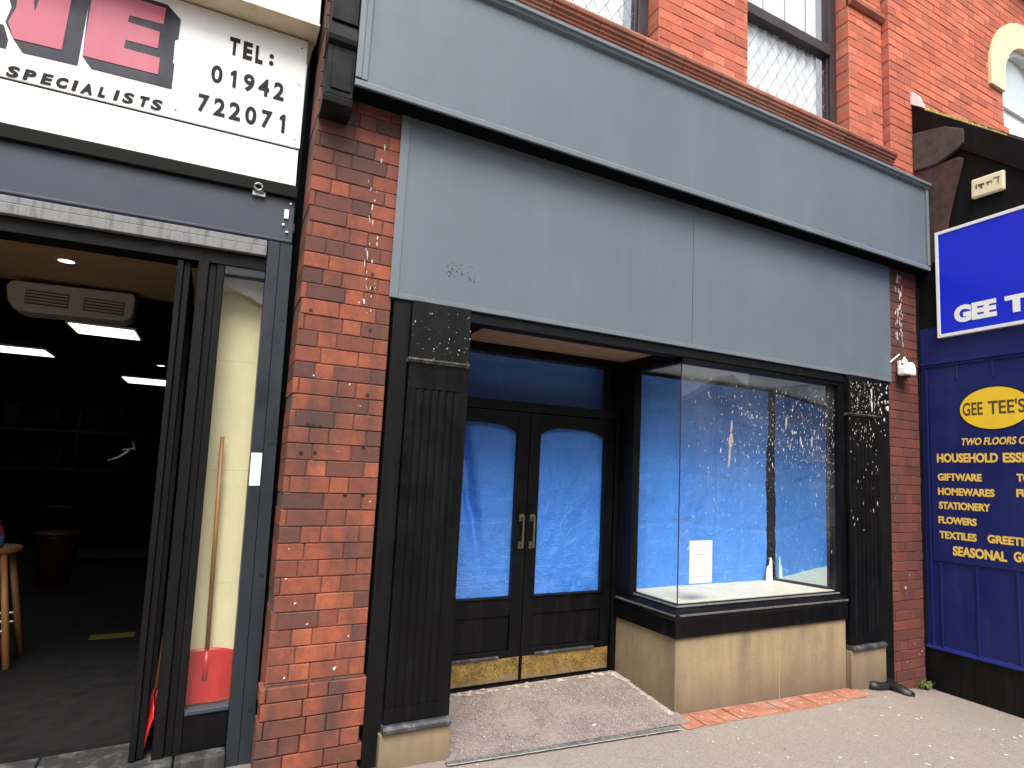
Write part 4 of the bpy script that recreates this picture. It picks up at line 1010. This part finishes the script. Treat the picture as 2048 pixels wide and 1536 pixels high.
obj('eaves_cornice', MB().prism([(.0, 7.02), (-.06, 7.04), (-.08, 7.12), (-.20, 7.16), (-.22, 7.26), (.0, 7.28)], 7.05, 9.7, 'x'), M['frame'], C, bevel=.004)
# lean-to body
YE = -2.0
bw = MB().box(XB, XB + .12, YE, -.001, .165, 2.88).box(XB + .12, 9.6, YE, YE + .12, .165, 3.70)
obj('side_wall', bw, M['blue'], C)
gb = MB().prism([(-.001, 2.881), (-.001, 4.78), (-1.25, 3.72), (YE, 3.70), (YE, 2.881)], XB + .002, XB + .12, 'x')
obj('gable_wall', gb, M['black_flat'], C)
obj('shelf_moulding', MB().prism([(XB, 2.53), (XB - .018, 2.54), (XB - .022, 2.56), (XB - .022, 2.575), (XB, 2.585)], YE, -.003, 'y') if False else MB().box(XB - .022, XB - .0005, YE, -.003, 2.548, 2.578).box(XB - .012, XB - .0005, YE, -.003, 2.525, 2.547), M['blue'], C, bevel=.003)
bt = MB()
for yv, z0, z1 in ((-.13, .17, .872), (-.42, .17, .872), (-.72, .17, .872), (-1.02, .17, .872), (-.317, 2.392, 2.52), (-.60, 2.392, 2.52), (-.90, 2.392, 2.52), (-.05, .17, 2.52)):
    bt.box(XB - .012, XB - .0005, yv - .010, yv + .010, z0, z1)
obj('battens', bt, M['blue'], C, bevel=.003)
obj('plinth', MB().box(XB - .022, XB + .12, YE, -.002, -.35, .155), M['black_flat'], C, bevel=.004)
obj('plinth_ledge', MB().prism([(XB, .157), (XB - .03, .157), (XB - .034, .168), (XB, .19)], YE, -.003, 'y'), M['blue'], C)
vb = MB().prism([(.0, 5.01), (-1.25, 3.953), (-1.25, 3.70), (.0, 4.745)], XB - .035, XB - .001, 'x'); obj('verge_board', vb, M['verge'] if 'verge' in M else M['char2'] if 'char2' in M else M['black'], C, bevel=.004)
obj('roof', MB().prism([(.0, 5.04), (-1.28, 3.955), (-1.28, 3.915), (.0, 5.0)], XB, 9.7, 'x').box(XB, 9.7, YE - .05, -1.281, 3.70, 3.92), M['tile'], C)
ms = MB(); q = 26
for i in range(q):
    t0, t1 = .10 + .52 * i / q, .10 + .52 * (i + 1) / q
    h = .030 * (1 - .5 * i / q) * R.uniform(.6, 1.15)
    y0, y1, z0, z1 = -1.25 * t0, -1.25 * t1 - .004, 5.01 - 1.057 * t0 - .004, 5.01 - 1.057 * t1 - .004
    ms.prism([(y0, z0), (y1, z1), (y1, z1 + h), (y0, z0 + h * R.uniform(.8, 1.1))], XB - .032 + R.uniform(-.004, .004), XB + .05, 'x')
obj('moss', ms, M['moss'], C)
obj('flashing', MB().prism([(.0, 5.02), (-.12, 4.925), (-.12, 4.945), (-.075, 5.06), (-.02, 5.13), (.0, 5.13)], XB - .05, XB - .02, 'x'), M['white'], C)
cb = MB()
# corbel: stone springer over brick, seen beside the fascia
cb.prism([(.0, 4.36), (-.22, 4.34), (-.40, 4.40), (-.462, 4.44), (-.462, 4.56), (-.30, 4.66), (-.05, 4.72), (.0, 4.72)], XB - .04, XB - .0005, 'x')
obj('corbel_stone', cb, M['dirtystone'] if 'dirtystone' in M else simple('sooty_stone', (.060, .048, .042), .85, var=.35, scale=9, bump=.6), C, bevel=.01)
cl = MB()
pf = [(-.20, 3.50), (-.25, 3.62), (-.28, 3.72), (-.31, 3.85), (-.345, 3.98), (-.385, 4.12), (-.42, 4.22), (-.445, 4.30), (-.40, 4.335)]
cl.prism([(.0, 3.40), (-.10, 3.40)] + pf + [(-.22, 4.338), (.0, 4.358)], XB - .025, XB - .0008, 'x')
obj('corbel_brick', cl, simple('sooty_brick', (.062, .030, .026), .85, var=.4, scale=12, bump=.6), C, bevel=.006)
obj('corner_strip', MB().box(5.303, XB + .3, .001, .30, -.35, 4.155), M['black_flat'], C)
# alarm box
ab = thing('alarm_box', 'small cream alarm box under the black sloping verge board', 'alarm box', (XB - .02, -.63, 3.98))
Tm = Matrix.Translation((XB, -.632, 3.985)) @ Matrix.Rotation(math.radians(2), 4, 'X')
bx = MB().box(-.045, -.002, -.128, .128, -.082, .082); bx.v = [tuple(Tm @ Vector(p)) for p in bx.v]
obj('case', bx, M['boxcream'] if 'boxcream' in M else simple('cream_plastic', (.80, .74, .50), .4, var=.03, bump=0), ab, bevel=.012)
mk = MB()
for y0, y1, z0, z1 in ((.07, .02, .005, .022), (.05, .035, -.02, .0), (.005, -.03, .01, .02), (-.005, -.012, -.012, .018), (-.05, -.10, .028, .036), (-.085, -.092, -.02, .027), (.088, .078, -.008, .026), (-.035, -.042, .0, .02)):
    mk.box(-.0475, -.0455, min(y0, y1), max(y0, y1), z0, z1)
mk.v = [tuple(Tm @ Vector(p)) for p in mk.v]; obj('marking', mk, M['brown_ink'], ab)

# signs on the blue wall
BS = thing('wall_sign', 'royal blue framed sign with white lettering on the side wall', 'sign', (XB - .03, -.8, 2.78))
obj('panel', MB().box(XB - .030, XB - .003, -1.66, -.205, 2.80, 3.69), M['blue_sign'], BS)
t = .028; y0, y1, z0, z1 = -1.69, -.178, 2.772, 3.716
obj('frame', MB().box(XB - .036, XB - .001, y0, y1, z0, z0 + t).box(XB - .036, XB - .001, y0, y1, z1 - t, z1).box(XB - .036, XB - .001, y0, y0 + t, z0 + t, z1 - t).box(XB - .036, XB - .001, y1 - t, y1, z0 + t, z1 - t), M['upvc'], BS, bevel=.002)
XT = XB - .0302
def wall_text(body, y, z, wd, ht, parent, mat, xt, th=.003, **k):
    return text_on(body, lambda a, b, c: (xt - c, y - a, z + b), wd, ht, parent, mat, th, **k)
wall_text("GEE", -.325, 2.872, .335, .148, BS, M['white'], XT, bold=.06)
wall_text("TEE'S", -.722, 2.872, .56, .148, BS, M['white'], XT, bold=.06)
BD = thing('painted_sign', 'navy board listing goods in yellow below an oval', 'sign', (XB - .01, -.9, .88))
obj('board', MB().box(XB - .011, XB - .0008, -1.86, -.075, .882, 2.388), M['blue'], BD, bevel=.002)
XT2 = XB - .0112
ov = MB().prism([(-.60 + .265 * math.cos(k * math.pi / 24), 2.137 + .168 * math.sin(k * math.pi / 24)) for k in range(48)], XT2 - .002, XT2, 'x'); obj('oval', ov, M['yellow_oval'], BD)
ov = MB().prism([(-.60 + .275 * math.cos(k * math.pi / 24), 2.137 + .178 * math.sin(k * math.pi / 24)) for k in range(48)], XT2 - .001, XT2 + .001, 'x'); obj('oval_edge', ov, M['ink'], BD)
for body, y, z, wd, ht in (('GEE', -.358, 2.086, .158, .108), ("TEE'S", -.558, 2.086, .27, .112)):
    wall_text(body, y, z, wd, ht, BD, M['brown_ink'], XT2 - .0021, .001, bold=.018)
for body, y, z, wd, ht, kw in (
    ('TWO FLOORS OF', -.339, 1.843, .52, .060, dict(shear=.22, bold=.028)),
    ('HOUSEHOLD', -.129, 1.702, .486, .077, dict(bold=.040)), ('ESSENTIALS', -.651, 1.702, .50, .077, dict(bold=.040)),
    ('GIFTWARE', -.132, 1.550, .354, .062, dict(bold=.042)), ('TOYS', -.742, 1.556, .18, .062, dict(bold=.042)),
    ('HOMEWARES', -.130, 1.430, .449, .062, dict(bold=.042)), ('FURNITURE', -.737, 1.438, .40, .062, dict(bold=.042)),
    ('STATIONERY', -.135, 1.314, .410, .062, dict(bold=.040)), ('FLOWERS', -.127, 1.193, .308, .060, dict(bold=.040)),
    ('TEXTILES', -.132, 1.070, .299, .062, dict(bold=.040)), ('GREETINGS', -.514, 1.072, .42, .064, dict(bold=.040)),
    ('SEASONAL', -.240, .940, .411, .078, dict(bold=.040)), ('GOODS', -.700, .950, .27, .078, dict(bold=.040))):
    wall_text(body, y, z, wd, ht, BD, M['yellow'], XT2, .002, **kw)

# ================================================================== across the street (seen in the glass)
T = thing('terrace', 'dark brick terrace across the street mirrored faintly in the door glass', 'building', (0, -16.2, 0))
tw = MB().box(-30, 14.6, -17, -16.2, -.1, 6.2).box(14.602, 15.5, -17, -16.2, -.1, 3.6).box(15.502, 34, -17, -16.2, -.1, 4.3); obj('wall', tw, M['brick_dark'], T)
tw = MB().prism([(15.4, 4.3), (18.5, 6.0), (21.6, 4.3)], -17, -16.2).prism([(21.7, 4.3), (24.8, 6.0), (27.9, 4.3)], -17, -16.2); obj('gable', tw, M['brick_dark'], T)
obj('roof', MB().prism([(-17.2, 6.2), (-15.9, 6.2), (-18.5, 7.6), (-20, 7.6)], -30, 14.6, 'x'), M['tile'], T)
for i in range(14):
    x = -28 + i * 2.6
    for q in range(3):
        f = obj('window', MB().box(x + q * .44, x + q * .44 + .32, -16.19, -16.12, 4.9, 5.25), M['upvc'], T); obj('pane', MB().box(x + q * .44 + .03, x + q * .44 + .29, -16.118, -16.11, 4.93, 5.22), M['curtain'], f)
    f = obj('shopfront', MB().box(x - .6, x + 1.9, -16.19, -16.10, .1, 2.6), M['char'], T); g = MB()
    for k in range(5): g.box(x - .5 + k * .5, x - .2 + k * .5, -16.098, -16.09, .9, 1.9)
    obj('pane', g, M['curtain'], f)

for o in bpy.data.objects:
    if o.parent and o.name.split('.')[0] in ('bird_droppings', 'paint_spots', 'drill_holes', 'scuffs', 'print_lines'): o['kind'] = 'stuff'
